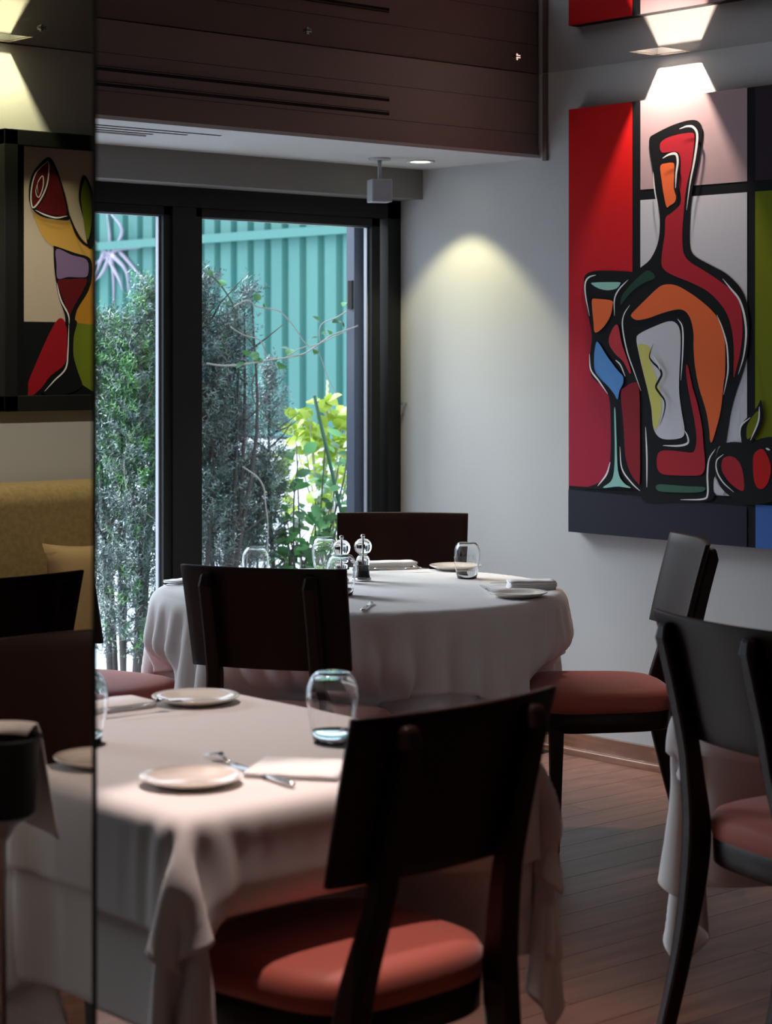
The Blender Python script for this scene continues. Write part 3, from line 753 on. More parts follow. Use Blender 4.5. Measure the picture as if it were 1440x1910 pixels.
o = cloth_obj('tablecloth', X, sx, sy, M['cloth'], SX+.2, SX+.2, 0.006, 'white top cloth on the table at the right edge'); o.location = EC; o.rotation_euler = (0, 0, ER)
ZT = TOPZ+0.0095      # top of the cloths

# ------------------------------------------------------------------ tableware
def make_glass(label, loc, sc=1.0):
    # stemless tumbler standing upside down: mouth on the cloth, base on top
    bm = bmesh.new()
    outer = [(.0330, 0), (.0375, .022), (.0425, .05), (.0450, .075), (.0435, .095), (.0380, .110), (.0310, .1185), (.0265, .1205), (0, .1200)]
    inner = [(0, .1160), (.0245, .1165), (.0302, .1145), (.0371, .1065), (.0427, .0935), (.0442, .075), (.0417, .05), (.0367, .022), (.0322, 0)]
    lathe(bm, outer+inner+[outer[0]], 48)
    bmesh.ops.remove_doubles(bm, verts=bm.verts, dist=1e-6)
    o = obj('drinking_glass', bm, M['glass'], None, True); o.location = loc; o.scale = (sc,)*3
    o.rotation_euler = (0, 0, 0.3); tag(o, label, 'glass'); return o
def P_(px, py, z=None): 
    q = on_z(px, py, ZT if z is None else z); return Vector((q.x, q.y, ZT if z is None else z))
g0 = make_glass('upturned empty tumbler right of the mills, before the far chair', P_(871, 1078))
def glass_at(px, py, label, sc=1.0):
    o = g0.copy(); COL.objects.link(o); o.location = P_(px, py); o.scale = (sc,)*3; o['label'] = label; return o
glass_at(477, 1088, 'upturned tumbler showing over the left of the black chair back', 1.0)
glass_at(606, 1068, 'taller upturned tumbler behind the left mill against the leaves', 1.02)
glass_at(637, 1110, 'upturned tumbler half hidden behind the right end of the black chair back', 1.05)
glass_at(620, 1383, 'large blurred upturned tumbler on the foreground table', 1.12)
glass_at(153, 1385, 'upturned tumbler cut by the mirror edge on the foreground table', 1.12)

def make_mill(label, loc, fill):
    t = thing('grinder_mill', label, 'mill', loc)
    bm = bmesh.new(); lathe(bm, [(0, 0), (.0265, 0), (.0265, .004), (.0255, .008), (.0215, .020), (.0205, .040), (.0225, .062), (.0235, .072), (.0190, .080), (.0130, .086),
                                 (.0140, .089), (.0235, .096), (.0290, .107), (.0300, .116), (.0260, .128), (.0170, .137), (.0085, .140), (0, .140)], 36)
    obj('mill_body', bm, M['acrylic'], t, True)
    bm = bmesh.new(); lathe(bm, [(0, .012), (.0165, .012), (.0160, .030), (.0165, .050), (.0150, .052), (0, .054)], 24); obj('filling', bm, M[fill], t, True)
    bm = bmesh.new(); lathe(bm, [(.0268, .001), (.0275, .001), (.0275, .009), (.0268, .009)], 32); obj('base_ring', bm, M['chrome'], t, True)
    bm = bmesh.new(); lathe(bm, [(0, .139), (.005, .139), (.005, .143), (.0075, .146), (.0075, .151), (.005, .154), (0, .155)], 18); obj('knob', bm, M['chrome'], t, True)
    bm = bmesh.new(); lathe(bm, [(0, .056), (.0025, .056), (.0025, .139), (0, .139)], 10); obj('spindle', bm, M['chrome'], t, True)
    return t
make_mill('clear acrylic mill at left of the pair with salt', P_(637, 1086), 'salt')
make_mill('clear acrylic mill half filled with dark peppercorns', P_(677, 1083), 'pepper')

def make_plate(label, loc, r_):
    bm = bmesh.new(); k = r_/0.09
    prof = [(0, .004), (.052, .0035), (.060, .006), (.078, .0125), (.0895, .0165), (.0905, .0155), (.0895, .0135), (.078, .0085), (.062, .0015), (.056, 0), (.052, .0005), (.050, .0018), (0, .0018)]
    lathe(bm, [(a*k, b) for a, b in prof], 56); o = obj('side_plate', bm, M['china'], None, True); o.location = loc
    tag(o, label, 'plate'); return o
make_plate('white plate behind the tumbler on the far side of the round table', P_(850, 1062), .092)
make_plate('white plate at the right edge of the round table', P_(966, 1113), .092)
make_plate('cream plate on the far side of the foreground square table', P_(365, 1310), .094)
make_plate('cream plate nearest the front corner of the square table', P_(357, 1462), .090)
make_plate('cream plate on the table reflected in the mirror', flip(on_z(192, 1425, ZT)), .09)

def extr(bm, outline, z0, z1):
    lo = [bm.verts.new((a, b, z0(a) if callable(z0) else z0)) for a, b in outline]; hi = [bm.verts.new((a, b, (z0(a) if callable(z0) else z0)+z1)) for a, b in outline]
    n = len(lo); bm.faces.new(lo[::-1]); bm.faces.new(hi)
    for i in range(n): bm.faces.new((lo[i], lo[(i+1)%n], hi[(i+1)%n], hi[i]))
def make_fork(label, p0, p1, zoff=0.0):
    """p0 handle end, p1 tine end (world)"""
    d = p1-p0; L = 0.19; t = thing('fork', label, 'fork', (p0+p1)/2+Vector((0, 0, zoff)), math.atan2(d.y, d.x))
    def bow(x): return 0.003+0.010*math.exp(-((x-.045)/.022)**2) + (0.002 if x < -.07 else 0) - (0.006 if x > .08 else 0)*0
    bm = bmesh.new()
    xs_ = [-.095, -.092, -.07, -.03, .01, .030, .040, .050, .058]; ws = [.004, .0065, .006, .004, .0028, .0032, .008, .0115, .0118]
    for (xa, wa), (xb, wb) in zip(list(zip(xs_, ws))[:-1], list(zip(xs_, ws))[1:]):
        q = [(xa, -wa), (xb, -wb), (xb, wb), (xa, wa)]
        lo = [bm.verts.new((u, v_, bow(u))) for u, v_ in q]; hi = [bm.verts.new((u, v_*.8, bow(u)+.0022)) for u, v_ in q]
        for f_ in ((lo[3], lo[2], lo[1], lo[0]), tuple(hi), (lo[0], lo[1], hi[1], hi[0]), (lo[2], lo[3], hi[3], hi[2]), (lo[0], hi[0], hi[3], lo[3]), (lo[1], lo[2], hi[2], hi[1])): bm.faces.new(f_)
    bmesh.ops.remove_doubles(bm, verts=bm.verts, dist=1e-5)
    obj('handle', bm, M['chrome'], t, True)
    for k in range(4):
        yc = -.0092+.00613*k; bm = bmesh.new(); tube(bm, [(.056, yc, bow(.056)+.001), (.072, yc, bow(.07)+.0005), (.086, yc*.95, bow(.08)+.001), (.096, yc*.92, .006)], [.0015, .0013, .0011, .0006], 6)
        obj('tine', bm, M['chrome'], t, True)
    return t
def make_knife(label, p0, p1, zoff=0.0):
    d = p1-p0; t = thing('knife', label, 'knife', (p0+p1)/2+Vector((0, 0, zoff)), math.atan2(d.y, d.x))
    bm = bmesh.new(); rows = []
    for x, a, b in ((-.105, .003, .002), (-.102, .0065, .004), (-.08, .007, .0045), (-.03, .0052, .004), (.0, .0045, .003)):
        rows.append([(x, a*math.cos(k*math.pi/4), .0045+b*math.sin(k*math.pi/4)) for k in range(8)])
    sweep(bm, rows); obj('handle', bm, M['chrome'], t, True)
    bm = bmesh.new(); extr(bm, [(0, -.005), (.03, -.009), (.08, -.009), (.102, -.004), (.106, .004), (.08, .0055), (0, .005)], .0035, .0018); obj('blade', bm, M['chrome'], t, bevel=.0006)
    return t
def make_napkin(label, c0, ang, L, Wd, layers=4, th=0.0035):
    t = thing('folded_napkin', label, 'napkin', c0, ang); r2 = random.Random(int(L*1e4)); bm = bmesh.new()
    for k in range(layers):
        z0 = k*th; nx = 14; top_, bot = [], []
        ex = r2.uniform(-.003, .003); ey = r2.uniform(-.003, .003)
        prof = []
        for i in range(nx+1):
            x = -L/2+L*i/nx
            e = min(i, nx-i); sag = 0.0012*math.sin(i*1.1+k)
            s_ = 0.55 if e == 0 else 1.0
            prof.append((x+ex, s_, sag))
        rows = []
        for x, s_, sag in prof:
            h_ = th*.93*s_; zc = z0+th/2+sag*.4; w = Wd/2+ey
            rows.append([(x, -w, zc-h_/2), (x, -w-.0015, zc), (x, -w, zc+h_/2), (x, w, zc+h_/2), (x, w+.0015, zc), (x, w, zc-h_/2)])
        sweep(bm, rows)
    obj('folded_cloth', bm, M['napkin'], t, True); return t
def seg(px0, py0, px1, py1, z=None): return P_(px0, py0, z), P_(px1, py1, z)
def ang_of(a, b): d = b-a; return math.atan2(d.y, d.x)
# round table settings
a, b = seg(640, 1062, 792, 1058); make_napkin('folded white napkin behind the mills before the far chair', (a+b)/2, ang_of(a, b), .22, .085, 6, .004)
a, b = seg(700, 1066, 800, 1066); d = (b-a).normalized(); make_fork('fork with its tines past the far napkin', b-d*.19+Vector((0,0,.002)), b, .004)
a, b = seg(948, 1098, 1034, 1097); make_napkin('rumpled white napkin at the right edge of the round table', (a+b)/2, ang_of(a, b), .15, .08, 6, .0045)
a, b = seg(903, 1090, 1046, 1090); d = (b-a).normalized(); make_knife('knife lying behind the rumpled napkin', b, a, .0)
a, b = seg(897, 1094, 925, 1113); d = (b-a).normalized(); make_knife('knife whose tip shows left of the right plate', a+d*.21, a, .0)
a, b = seg(676, 1141, 698, 1120); d = (b-a).normalized(); make_knife('knife pointing away from us beside the black chair back', a, a+d*.21, .0)
a, b = seg(305, 1095, 360, 1095); d = (b-a).normalized(); make_fork('fork at the left edge of the round table', a, a+d*.19, .0)
a, b = seg(322, 1090, 350, 1087); make_napkin('small folded napkin at the left edge of the round table', (a+b)/2+FW*.03, ang_of(a, b), .10, .06, 3)
# square table settings
a, b = seg(250, 1333, 338, 1322); d = (b-a).normalized(); make_fork('fork touching the far cream plate', b-d*.19, b, .012)
a, b = seg(150, 1328, 262, 1314); make_napkin('folded napkin beside the mirror edge on the square table', (a+b)/2, ang_of(a, b), .17, .10, 4)
a, b = seg(540, 1467, 386, 1410); d = (b-a).normalized(); make_fork('fork lying behind the front cream plate', b-d*.19, b, .0)
a, b = seg(548, 1470, 445, 1437); d = (b-a).normalized(); make_knife('knife with its round handle end toward us on the square table', a, a+d*.21, .001)
a, b = seg(470, 1440, 650, 1436); make_napkin('wide folded napkin left of the big foreground chair', (a+b)/2, ang_of(a, b)-.32, .17, .15, 3, .003)

# wine bucket on its stand with a draped napkin (seen in the mirror)
bc = flip(at(0, 1400, 3.42)); bc.z = 0
bt = thing('wine_bucket', 'black steel wine bucket on a stand seen at the left in the mirror', 'bucket', bc)
bm = bmesh.new(); lathe(bm, [(0, .745), (.052, .745), (.058, .75), (.066, .868), (.070, .872), (.067, .876), (.063, .870), (.055, .756), (0, .752)], 40); obj('bucket', bm, M['frame'], bt, True)
bm = bmesh.new(); lathe(bm, [(0, .02), (.011, .02), (.011, .70), (.03, .73), (.058, .745), (0, .745)], 20); obj('stand_pole', bm, M['brushed'], bt, True)
bm = bmesh.new(); lathe(bm, [(0, 0), (.09, 0), (.09, .008), (.02, .022), (0, .022)], 32); obj('stand_base', bm, M['brushed'], bt, True)
# napkin over the far half of the rim, hanging outside
v = []; f = []; n1, n2 = 22, 14
for i in range(n1):
    a_ = math.radians(-50+i*230/(n1-1))
    for j in range(n2):
        s_ = j/(n2-1)
        if s_ < .25: rr_, z_ = .052+.02*(s_/.25), .868+.018*math.sin(s_/.25*math.pi/2)
        else: 
            q = (s_-.25)/.75; rr_, z_ = .074+.038*q+.007*q*math.sin(5*a_), .886-.17*q-.03*q*math.cos(2*a_)
        v.append((rr_*math.cos(a_), rr_*math.sin(a_), z_))
for i in range(n1-1):
    for j in range(n2-1): f.append((i*n2+j, (i+1)*n2+j, (i+1)*n2+j+1, i*n2+j+1))
o = pyobj('draped_napkin', v, f, M['cloth2'], None, True); o.location = bc
s = o.modifiers.new('t', 'SOLIDIFY'); s.thickness = .002
tag(o, 'white napkin draped over the wine bucket rim in the mirror', 'napkin')

# ------------------------------------------------------------------ paintings
def painting(origin, U, V_, Nn, layers, depth, mats, parent, name):
    """layers: (kind, pts2d metres, matname, width); laid one just above another"""
    vs = []; fs = []; mi = []; lvl = 0
    names = list(mats)
    def P3(q, h): return origin+U*q[0]+V_*q[1]+Nn*h
    for kind, pts, mn, w in layers:
        lvl += 1; h = 0.0004*lvl if kind != 'quad' else 0.0004*lvl
        if kind in ('poly', 'quad'):
            L = smooth_loop([(a, b, 0) for a, b in pts], 4) if kind == 'poly' else [Vector((a, b, 0)) for a, b in pts]
            b0 = len(vs); vs += [P3(q, h) for q in L]
            for t in tessellate_polygon([L]): fs.append(tuple(b0+i for i in t)); mi.append(names.index(mn))
        else:
            L = smooth_line([(a, b, 0) for a, b in pts], 5); n = len(L)
            b0 = len(vs)
            for i, q in enumerate(L):
                d = (L[min(i+1, n-1)]-L[max(i-1, 0)]).normalized(); nn = Vector((-d.y, d.x, 0))
                ww = w/2*max(.12, math.sin(math.pi*(i+.35)/(n-.3))**.6)
                vs += [P3(q+nn*ww, h), P3(q-nn*ww, h)]
            for i in range(n-1): fs.append((b0+2*i, b0+2*i+1, b0+2*i+3, b0+2*i+2)); mi.append(names.index(mn))
    o = pyobj(name, vs, fs, [mats[k] for k in names], parent)
    o.data.polygons.foreach_set('material_index', mi)
    bm = bmesh.new(); bm.from_mesh(o.data)
    for fc_ in bm.faces:
        if fc_.normal.dot(Nn) < 0: fc_.normal_flip()
    bm.to_mesh(o.data); bm.free()
    return o

PX = -0.05
def q1(u, v):                                   # picture-file zoom units -> metres on the canvas plane
    p = on_x(1020+u/3.4286, 150+v/3.4286, PX); return (-p.y, p.z)
def B(*pts): return [(u, v+1714.3) for u, v in pts]
pm = dict(black=flat('black', (.008, .009, .011)), red=flat('red', (.55, .012, .012)), crimson=flat('crimson', (.42, .022, .035)), mauve=flat('mauve', (.44, .32, .34)),
          white=flat('white', (.60, .61, .66)), plum=flat('plum', (.035, .022, .035)), olive=flat('olive', (.16, .19, .006)), navy=flat('navy', (.028, .028, .042)),
          blue=flat('blue', (.07, .17, .50)), orange=flat('orange', (.78, .15, .045)), dgreen=flat('dark_green', (.02, .06, .04)), mgreen=flat('mid_green', (.05, .13, .09)),
          teal=flat('teal', (.28, .55, .50)), sky=flat('sky_blue', (.10, .28, .62)), yellow=flat('yellow', (.60, .58, .16)), rose=flat('rose', (.50, .045, .06)), ink=flat('highlight', (.80, .80, .80)), deep=flat('deep_red', (.24, .015, .025)))
def fade(name, lo, hi, z0, z1):          # red paint; lamp-lit top and daylit crimson foot put into its colour
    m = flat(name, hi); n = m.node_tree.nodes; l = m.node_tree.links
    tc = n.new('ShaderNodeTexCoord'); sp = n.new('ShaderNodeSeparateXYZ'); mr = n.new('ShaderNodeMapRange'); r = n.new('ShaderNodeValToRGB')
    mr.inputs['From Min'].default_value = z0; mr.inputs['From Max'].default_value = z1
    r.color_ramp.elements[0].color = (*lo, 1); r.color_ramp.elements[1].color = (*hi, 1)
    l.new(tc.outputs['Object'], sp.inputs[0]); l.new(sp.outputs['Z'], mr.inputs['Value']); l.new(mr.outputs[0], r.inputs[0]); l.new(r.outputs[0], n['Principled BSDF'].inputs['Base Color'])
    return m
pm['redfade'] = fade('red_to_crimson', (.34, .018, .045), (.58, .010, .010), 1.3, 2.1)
layers = []
def poly(pts, m, kind='poly'): layers.append((kind, [q1(*p) for p in pts], m, 0))
def line(pts, w, m='ink'): layers.append(('line', [q1(*p) for p in pts], m, w))
yl, yr = -on_x(1061, 600, PX).y, 2.56; zb, zt = 0.842, 2.428
def vband(u0, u1, z0, z1, m):
    a_ = q1(u0, 1000)[0]; b_ = q1(u1, 1000)[0] if u1 is not None else yr
    layers.append(('quad', [(a_, z0), (b_, z0), (b_, z1), (a_, z1)], m, 0))
zbar0, zbar1 = q1(1282, 715)[1], q1(1282, 645)[1]; zfl = q1(300, 888+1714)[1]
layers.append(('quad', [(yl, zb), (yr, zb), (yr, zt), (yl, zt)], 'black', 0))
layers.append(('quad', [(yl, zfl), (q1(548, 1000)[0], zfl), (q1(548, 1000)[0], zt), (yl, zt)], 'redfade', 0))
vband(600, 1282, zbar1, zt, 'mauve'); vband(600, 1282, zfl+.0, zbar0, 'white'); vband(1335, None, zbar1, zt, 'plum'); vband(1335, None, q1(1338, 2300)[1], zbar0, 'olive')
layers.append(('quad', [(yl, zb), (q1(1282, 2900)[0], zb), (q1(1282, 2900)[0], q1(600, 2680)[1]), (yl, q1(200, 2620)[1])], 'navy', 0))
layers.append(('quad', [(q1(1338, 2900)[0], zb), (q1(1338, 2900)[0]+.42, zb), (q1(1338, 2900)[0]+.42, q1(1338, 2712)[1]), (q1(1338, 2900)[0], q1(1338, 2712)[1])], 'blue', 0))
# wine glass silhouette
poly([(240, 1290), (255, 1240), (320, 1218), (450, 1218), (570, 1232), (620, 1300), (620, 1500), (620, 1800), (612, 2200), (612, 2600), (560, 2616), (330, 2612), (200, 2608), (270, 2598), (350, 2560), (400, 2474), (412, 2364), (412, 2200), (405, 2044), (375, 1975), (320, 1924), (285, 1874), (280, 1760), (291, 1660), (288, 1600), (268, 1500), (246, 1380)], 'black')
# bottle silhouette
poly([(662, 370), (690, 345), (800, 290), (900, 258), (960, 256), (992, 285), (1000, 330), (990, 420), (965, 560), (940, 680), (925, 780), (918, 900), (916, 1000), (925, 1080), (960, 1130), (1060, 1185), (1150, 1235), (1230, 1310), (1275, 1390), (1295, 1490), (1297, 1620), (1285, 1760), (1250, 1890), (1215, 1990), (1180, 2120), (1160, 2240), (1140, 2330), (1095, 2350), (1075, 2474), (1085, 2630), (1030, 2690), (800, 2700), (612, 2680), (608, 2400), (606, 2220), (598, 2060), (570, 1960), (540, 1870), (500, 1720), (462, 1600), (442, 1480), (445, 1400), (470, 1330), (530, 1260), (600, 1200), (660, 1150), (700, 1080), (722, 1000), (727, 900), (722, 830), (700, 700), (680, 560), (660, 430)], 'black')
poly([(730, 405), (770, 370), (850, 345), (930, 335), (948, 352), (945, 420), (930, 540), (905, 650), (890, 740), (880, 850), (872, 950), (872, 1040), (882, 1110), (920, 1160), (1000, 1210), (1100, 1275), (1180, 1340), (1230, 1410), (1252, 1500), (1256, 1620), (1240, 1750), (1215, 1850), (1201, 1900), (1200, 1840), (1200, 1700), (1185, 1580), (1150, 1480), (1090, 1400), (1020, 1340), (920, 1290), (820, 1250), (760, 1215), (738, 1170), (745, 1080), (760, 980), (765, 880), (800, 850), (850, 805), (863, 770), (860, 720), (850, 680), (858, 600), (862, 520), (852, 472), (828, 456), (780, 460), (737, 458)], 'crimson')
poly([(732, 548), (770, 530), (812, 527), (821, 545), (820, 600), (818, 690), (832, 745), (822, 780), (790, 802), (772, 810), (755, 740), (740, 640)], 'orange')
poly([(478, 1435), (485, 1380), (530, 1320), (600, 1250), (650, 1216), (688, 1236), (694, 1265), (620, 1300), (545, 1355), (500, 1410)], 'dgreen')
poly([(545, 1505), (570, 1470), (640, 1400), (720, 1325), (770, 1305), (830, 1310), (900, 1345), (980, 1400), (1060, 1470), (1110, 1540), (1140, 1640), (1148, 1740), (1146, 1880), (1138, 1934), (1118, 2114), (1085, 2244), (1062, 2312), (1050, 2300), (1045, 2234), (1025, 2114), (980, 1964), (955, 1834), (945, 1714), (945, 1620), (930, 1540), (905, 1490), (870, 1466), (820, 1468), (740, 1490), (650, 1522), (580, 1532)], 'orange')
poly([(580, 1655), (600, 1620), (680, 1580), (780, 1542), (830, 1550), (858, 1600), (862, 1714), (852, 1964), (868, 2114), (888, 2234), (872, 2282), (800, 2296), (740, 2289), (705, 2259), (685, 2204), (675, 2094), (650, 1974), (620, 1854), (595, 1744)], 'white')
poly([(592, 1690), (640, 1690), (672, 1720), (668, 1790), (700, 1880), (735, 1990), (742, 2100), (722, 2190), (700, 2235), (685, 2190), (676, 2094), (651, 1974), (622, 1854), (598, 1744)], 'yellow')
poly(B((900, 105), (915, 130), (940, 250), (970, 350), (1000, 500), (1010, 620), (1018, 700), (1018, 770), (995, 807), (950, 813), (850, 812), (760, 806), (722, 782), (711, 740), (716, 680), (742, 655), (800, 652), (880, 660), (930, 665), (952, 650), (965, 580), (950, 450), (920, 300), (900, 180)), 'crimson')
poly(B((706, 880), (730, 868), (800, 872), (900, 880), (1012, 885), (1018, 905), (990, 918), (900, 922), (750, 916), (712, 902)), 'mgreen')
poly(B((482, 290), (505, 250), (560, 218), (598, 245), (604, 500), (604, 840), (585, 855), (545, 800), (512, 690), (500, 500)), 'deep')
poly([(292, 1298), (330, 1292), (400, 1290), (474, 1291), (478, 1302), (455, 1330), (400, 1342), (340, 1330)], 'teal')
poly([(300, 1402), (330, 1397), (425, 1408), (430, 1440), (415, 1510), (370, 1580), (318, 1612), (308, 1540), (300, 1460)], 'orange')
poly([(330, 1672), (350, 1690), (400, 1770), (460, 1850), (496, 1890), (500, 1920), (495, 1944), (475, 1984), (462, 2039), (440, 2004), (400, 1954), (340, 1894), (315, 1844), (313, 1760), (320, 1700)], 'sky')
poly([(455, 1562), (470, 1580), (490, 1680), (530, 1800), (548, 1862), (538, 1872), (500, 1800), (450, 1750), (415, 1700), (408, 1650), (430, 1590)], 'rose')
poly(B((442, 400), (450, 400), (456, 560), (466, 780), (500, 855), (548, 890), (500, 886), (460, 882), (370, 890), (420, 850), (440, 790), (446, 650)), 'teal')
poly([(1090, 2430), (1120, 2340), (1190, 2312), (1290, 2318), (1330, 2310), (1400, 2285), (1480, 2290), (1560, 2400), (1570, 2560), (1480, 2680), (1300, 2712), (1160, 2640), (1095, 2540)], 'black')
poly(B((1135, 712), (1165, 690), (1210, 695), (1250, 740), (1270, 820), (1273, 900), (1245, 905), (1180, 855), (1132, 780)), 'crimson')
poly(B((1332, 700), (1355, 655), (1395, 645), (1430, 700), (1445, 770), (1430, 850), (1395, 895), (1355, 885), (1335, 820)), 'red')
poly(B((1385, 330), (1398, 450), (1365, 540), (1315, 605), (1270, 610), (1246, 560), (1262, 480), (1320, 415), (1360, 370)), 'black')
poly(B((1360, 400), (1372, 450), (1345, 530), (1300, 580), (1290, 545), (1300, 480)), 'olive')
poly(B((1086, 820), (1110, 870), (1150, 920), (1086, 922)), 'white')
for pts, w in (([(862, 312), (910, 295), (950, 300), (975, 340), (972, 420), (955, 530), (930, 660), (908, 830)], .010), ([(755, 500), (795, 476), (840, 472), (852, 520), (842, 600), (838, 690)], .010),
               ([(696, 590), (705, 700), (728, 828)], .006), ([(1140, 1268), (1190, 1330), (1245, 1400), (1278, 1500), (1290, 1620), (1275, 1760), (1240, 1880)], .009), ([(1104, 1500), (1140, 1590), (1168, 1700), (1175, 1840), (1165, 1920), (1146, 2010)], .007),
               ([(330, 1245), (285, 1260), (262, 1300), (265, 1380), (290, 1508)], .007), ([(538, 1275), (480, 1335), (450, 1400), (450, 1505)], .006), ([(548, 1437), (510, 1500), (502, 1580), (530, 1730), (575, 1860), (620, 1985)], .006),
               ([(855, 1525), (885, 1580), (888, 1714), (875, 1918)], .007), ([(291, 1750), (300, 1850), (350, 1920), (408, 2004)], .007), ([(458, 1788), (490, 1820), (520, 1892)], .006),
               ([(425, 2440), (400, 2520), (345, 2592)], .007), ([(487, 2340), (500, 2480), (560, 2570), (616, 2624)], .006), ([(652, 2215), (660, 2400), (660, 2600)], .007),
               ([(764, 2334), (860, 2336), (920, 2320), (922, 2280), (904, 2240)], .008), ([(1100, 2356), (1060, 2420), (1048, 2520), (1050, 2640), (1020, 2676), (876, 2680)], .008), ([(1152, 2390), (1108, 2430), (1110, 2500), (1150, 2570), (1218, 2632)], .006),
               ([(1325, 2155), (1270, 2200), (1256, 2250), (1265, 2305)], .007), ([(1382, 2085), (1375, 2180), (1325, 2300)], .007), ([(1424, 2352), (1450, 2362)], .007)): line(pts, w)
line([(705, 1685), (680, 1760), (700, 1800), (745, 1845), (758, 1880), (740, 1920), (722, 1960), (745, 2000), (778, 2050), (775, 2120), (745, 2210)], .010, 'black')
line([(705, 1760), (735, 1815), (748, 1850)], .006)
pt = thing('canvas_painting', 'large bright painting of a red bottle and wine glass in black outlines', 'painting', (0, -yl-(yr-yl)/2, zb))
pt.location = (0, 0, 0)
boxobj('canvas', PX+0.0005, -0.001, -yr, -yl, zb, zt, pm['black'], pt, bevel=.002)
painting(Vector((PX, 0, 0)), Vector((0, -1, 0)), Vector((0, 0, 1)), Vector((-1, 0, 0)), layers, 0, pm, pt, 'painted_picture')

# framed picture on the sofa wall (seen in the mirror, so built mirrored on the real wall)
PYW = -0.20
def q2(u, v):                                  # zoom units of the top-left crop (2.88 px per unit), on the wall plane
    p = on_y(u/2.88, v/2.88, PYW); return (-(2*MX-p.x), p.z)
def q3(u, v):                                  # second crop: x/3.538, y 560+v/3.538
    p = on_y(u/3.538, 560+v/3.538, PYW); return (-(2*MX-p.x), p.z)
layers = []
x0 = q2(12, 700)[0]
pz1, pz0 = q2(15, 690)[1], q3(60, 735)[1]
xin0 = q2(128, 760)[0]; zi1, zi0 = q2(130, 752)[1], q3(180, 650)[1]; zmid = q3(300, 143)[1]; xo = x0+1.05*(1 if q2(400, 700)[0] > x0 else -1); sg = 1 if xo > x0 else -1
xi1 = xo-sg*.10
def quad2(a, b, c, d, m): layers.append(('quad', [(a, b), (c, b), (c, d), (a, d)], m, 0))
quad2(xin0, zmid, xi1, zi1, 'cream'); quad2(xin0, zi0, xi1, zmid, 'black'); 
pm2 = dict(black=pm['black'], cream=flat('cream', (.56, .47, .38)), amber=flat('amber', (.55, .26, .03)), wine=flat('wine', (.12, .010, .014)), green=flat('leaf_green', (.17, .22, .02)), lilac=flat('lilac', (.22, .15, .30)),
           red=flat('deep_crimson', (.34, .012, .02)), ink=pm['ink'], gold=flat('gold', (.62, .36, .08)))
def poly2(pts, m, fn=q2): layers.append(('poly', [fn(*p) for p in pts], m, 0))
def line2(pts, w, m='ink', fn=q2): layers.append(('line', [fn(*p) for p in pts], m, w))
poly2([(180, 1140), (260, 1180), (370, 1190), (470, 1310), (560, 1350), (560, 1720), (400, 1720), (470, 1500), (470, 1390), (300, 1330), (230, 1270)], 'gold')
poly2([(400, 1728), (560, 1728), (560, 1400), (470, 1480), (440, 1600), (400, 1660)], 'amber')
poly2([(360, 150), (430, 148), (440, 300), (425, 420), (330, 500), (270, 580), (190, 640), (185, 580), (200, 500)], 'red', q3)
poly2([(470, 160), (600, 160), (700, 160), (700, 600), (560, 570), (530, 520), (490, 400), (475, 300)], 'green', q3)
poly2([(262, 845), (300, 900), (340, 1020), (365, 1130), (370, 1180), (300, 1178), (215, 1160), (165, 1110), (152, 1040), (165, 950), (210, 880)], 'black')
poly2([(268, 880), (300, 930), (335, 1040), (355, 1150), (300, 1158), (225, 1140), (185, 1110), (230, 1060), (262, 960)], 'wine')
poly2([(255, 868), (262, 900), (250, 990), (215, 1080), (180, 1118), (164, 1080), (165, 1000), (190, 920)], 'wine')
line2([(258, 862), (190, 930), (164, 1030), (172, 1115), (215, 1070), (250, 990), (260, 900), (255, 866)], .006)
line2([(185, 1128), (240, 1155), (300, 1170), (358, 1160)], .006)
line2([(200, 1040), (198, 985), (225, 945), (228, 1000), (205, 1060), (188, 1030), (200, 975)], .004)
poly2([(445, 940), (480, 990), (510, 1100), (505, 1300), (470, 1330), (450, 1200), (420, 1080), (425, 990)], 'black')
poly2([(452, 965), (480, 1040), (490, 1180), (465, 1290), (440, 1150), (430, 1050)], 'green')
line2([(365, 1150), (400, 1240), (440, 1300), (500, 1340)], .010, 'black')
poly2([(284, 1330), (290, 1322), (400, 1360), (480, 1390), (490, 1480), (470, 1560), (410, 1660), (390, 1740), (350, 1745), (345, 1690), (310, 1580), (292, 1480), (285, 1400)], 'black')
poly2([(298, 1338), (380, 1370), (462, 1398), (465, 1480), (420, 1490), (360, 1488), (304, 1496), (298, 1420)], 'lilac')
poly2([(306, 1506), (380, 1500), (460, 1500), (440, 1560), (395, 1640), (362, 1700), (345, 1640), (318, 1570)], 'wine')
poly2([(440, 140), (500, 140), (478, 250), (480, 400), (510, 490), (535, 555), (500, 595), (420, 620), (330, 632), (270, 608), (300, 570), (400, 500), (435, 420), (448, 280)], 'black', q3)
line2([(298, 1520), (320, 1610), (360, 1690), (365, 1740)], .006)
line2([(446, 160), (440, 330), (425, 450), (350, 530), (285, 602)], .006, 'ink', q3)
pf = thing('framed_picture', 'black framed flower and glass picture seen in the mirror above the sofa', 'picture', (0, 0, 0))
fx = sorted((-x0, -xo)); 
bm = bmesh.new(); fy0, fy1 = -0.215, -0.171; wfr = 0.055
box(bm, fx[0], fx[1], fy0, fy1, pz0, pz0+wfr); box(bm, fx[0], fx[1], fy0, fy1, pz1-wfr, pz1)
box(bm, fx[0], fx[0]+wfr, fy0, fy1, pz0, pz1); box(bm, fx[1]-wfr, fx[1], fy0, fy1, pz0, pz1)
obj('picture_frame', bm, M['frame'], pf, bevel=.003)
ax = sorted((-xin0, -xi1))
boxobj('canvas', fx[0]+.03, fx[1]-.03, PYW+.001, -.171, pz0+.03, pz1-.03, pm['black'], pf)
painting(Vector((0, PYW, 0)), Vector((-1, 0, 0)), Vector((0, 0, 1)), Vector((0, -1, 0)), layers, 0, pm2, pf, 'painted_picture')

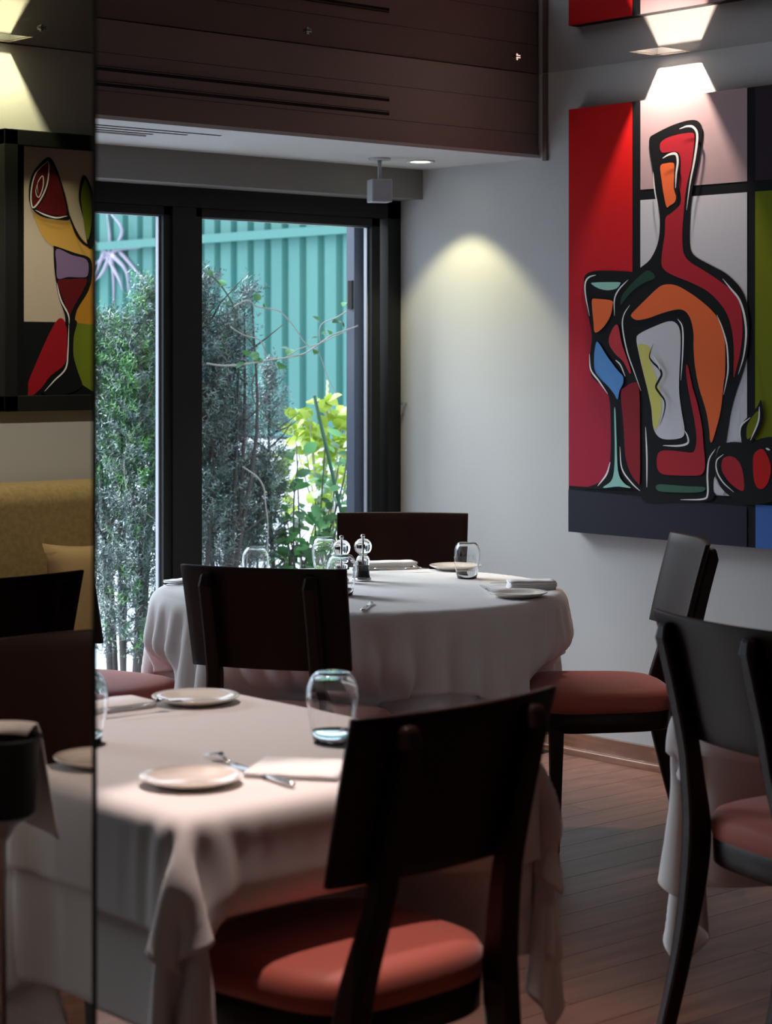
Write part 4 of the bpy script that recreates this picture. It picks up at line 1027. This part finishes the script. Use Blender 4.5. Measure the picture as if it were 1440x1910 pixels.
# ------------------------------------------------------------------ sofa (banquette) on the wall left of the windows
sf = thing('banquette', 'tan upholstered banquette seen in the mirror under the picture', 'sofa', (-6.6, -0.45, 0))
def soft_box(name, x0, x1, y0, y1, z0, z1, r_, m, parent):
    bm = bmesh.new(); box(bm, x0, x1, y0, y1, z0, z1); o = obj(name, bm, m, parent)
    b = o.modifiers.new('b', 'BEVEL'); b.width = r_; b.segments = 6; o.data.shade_smooth(); return o
soft_box('backrest', -1.2, 1.2, -0.02, 0.27, .42, 1.07, .07, M['sofa'], sf)
soft_box('seat', -1.2, 1.2, -.52, -.0, .28, .46, .05, M['sofa'], sf)
boxobj('plinth', -1.18, 1.18, -.46, .25, 0, .28, M['frame'], sf)
cu = Vector(flip(on_y(178, 1040, -0.60)))
bm = bmesh.new(); rows = []
n_ = 13
grid = {}
for s_ in (1, -1):
    for i in range(n_):
        for j in range(n_):
            u, w = 2*i/(n_-1)-1, 2*j/(n_-1)-1
            pin = 1-.10*(1-u*u)*(abs(w)**4); pin2 = 1-.10*(1-w*w)*(abs(u)**4)
            th = .075*((1-u**4)*(1-w**4))**.5
            if s_ == -1 and (abs(u) == 1 or abs(w) == 1): grid[(s_, i, j)] = grid[(1, i, j)]
            else: grid[(s_, i, j)] = bm.verts.new((u*.20*pin2, -s_*th, w*.20*pin))
for s_ in (1, -1):
    for i in range(n_-1):
        for j in range(n_-1): bm.faces.new([grid[(s_, i, j)], grid[(s_, i+1, j)], grid[(s_, i+1, j+1)], grid[(s_, i, j+1)]])
o = obj('throw_cushion', bm, M['cushion'], None, True); o.location = (cu.x-.02, -.60, .69); o.rotation_euler = (-.22, 0.0, 0)
tag(o, 'tan throw cushion on the reflected banquette', 'cushion')

# members of one kind share a group
GROUPS = {'chair': 'dining chairs around the tables', 'glass': 'upturned tumblers on the tables', 'plate': 'side plates on the tables', 'fork': 'forks on the tables', 'knife': 'knives on the tables',
          'mill': 'pair of grinder mills', 'vine': 'vines trailing past the panes', 'tablecloth': 'cloths on the tables', 'table': 'tables under cloths'}
for o in list(S.objects):
    c_ = o.get('category')
    if o.parent is None and c_ in GROUPS: o['group'] = GROUPS[c_]
    if o.parent is None and o.name.startswith('folded_napkin'): o['group'] = 'folded napkins on the tables'
    if o.parent is None and o.name.startswith('yew_shrub'): o['group'] = 'yew shrubs outside the window'
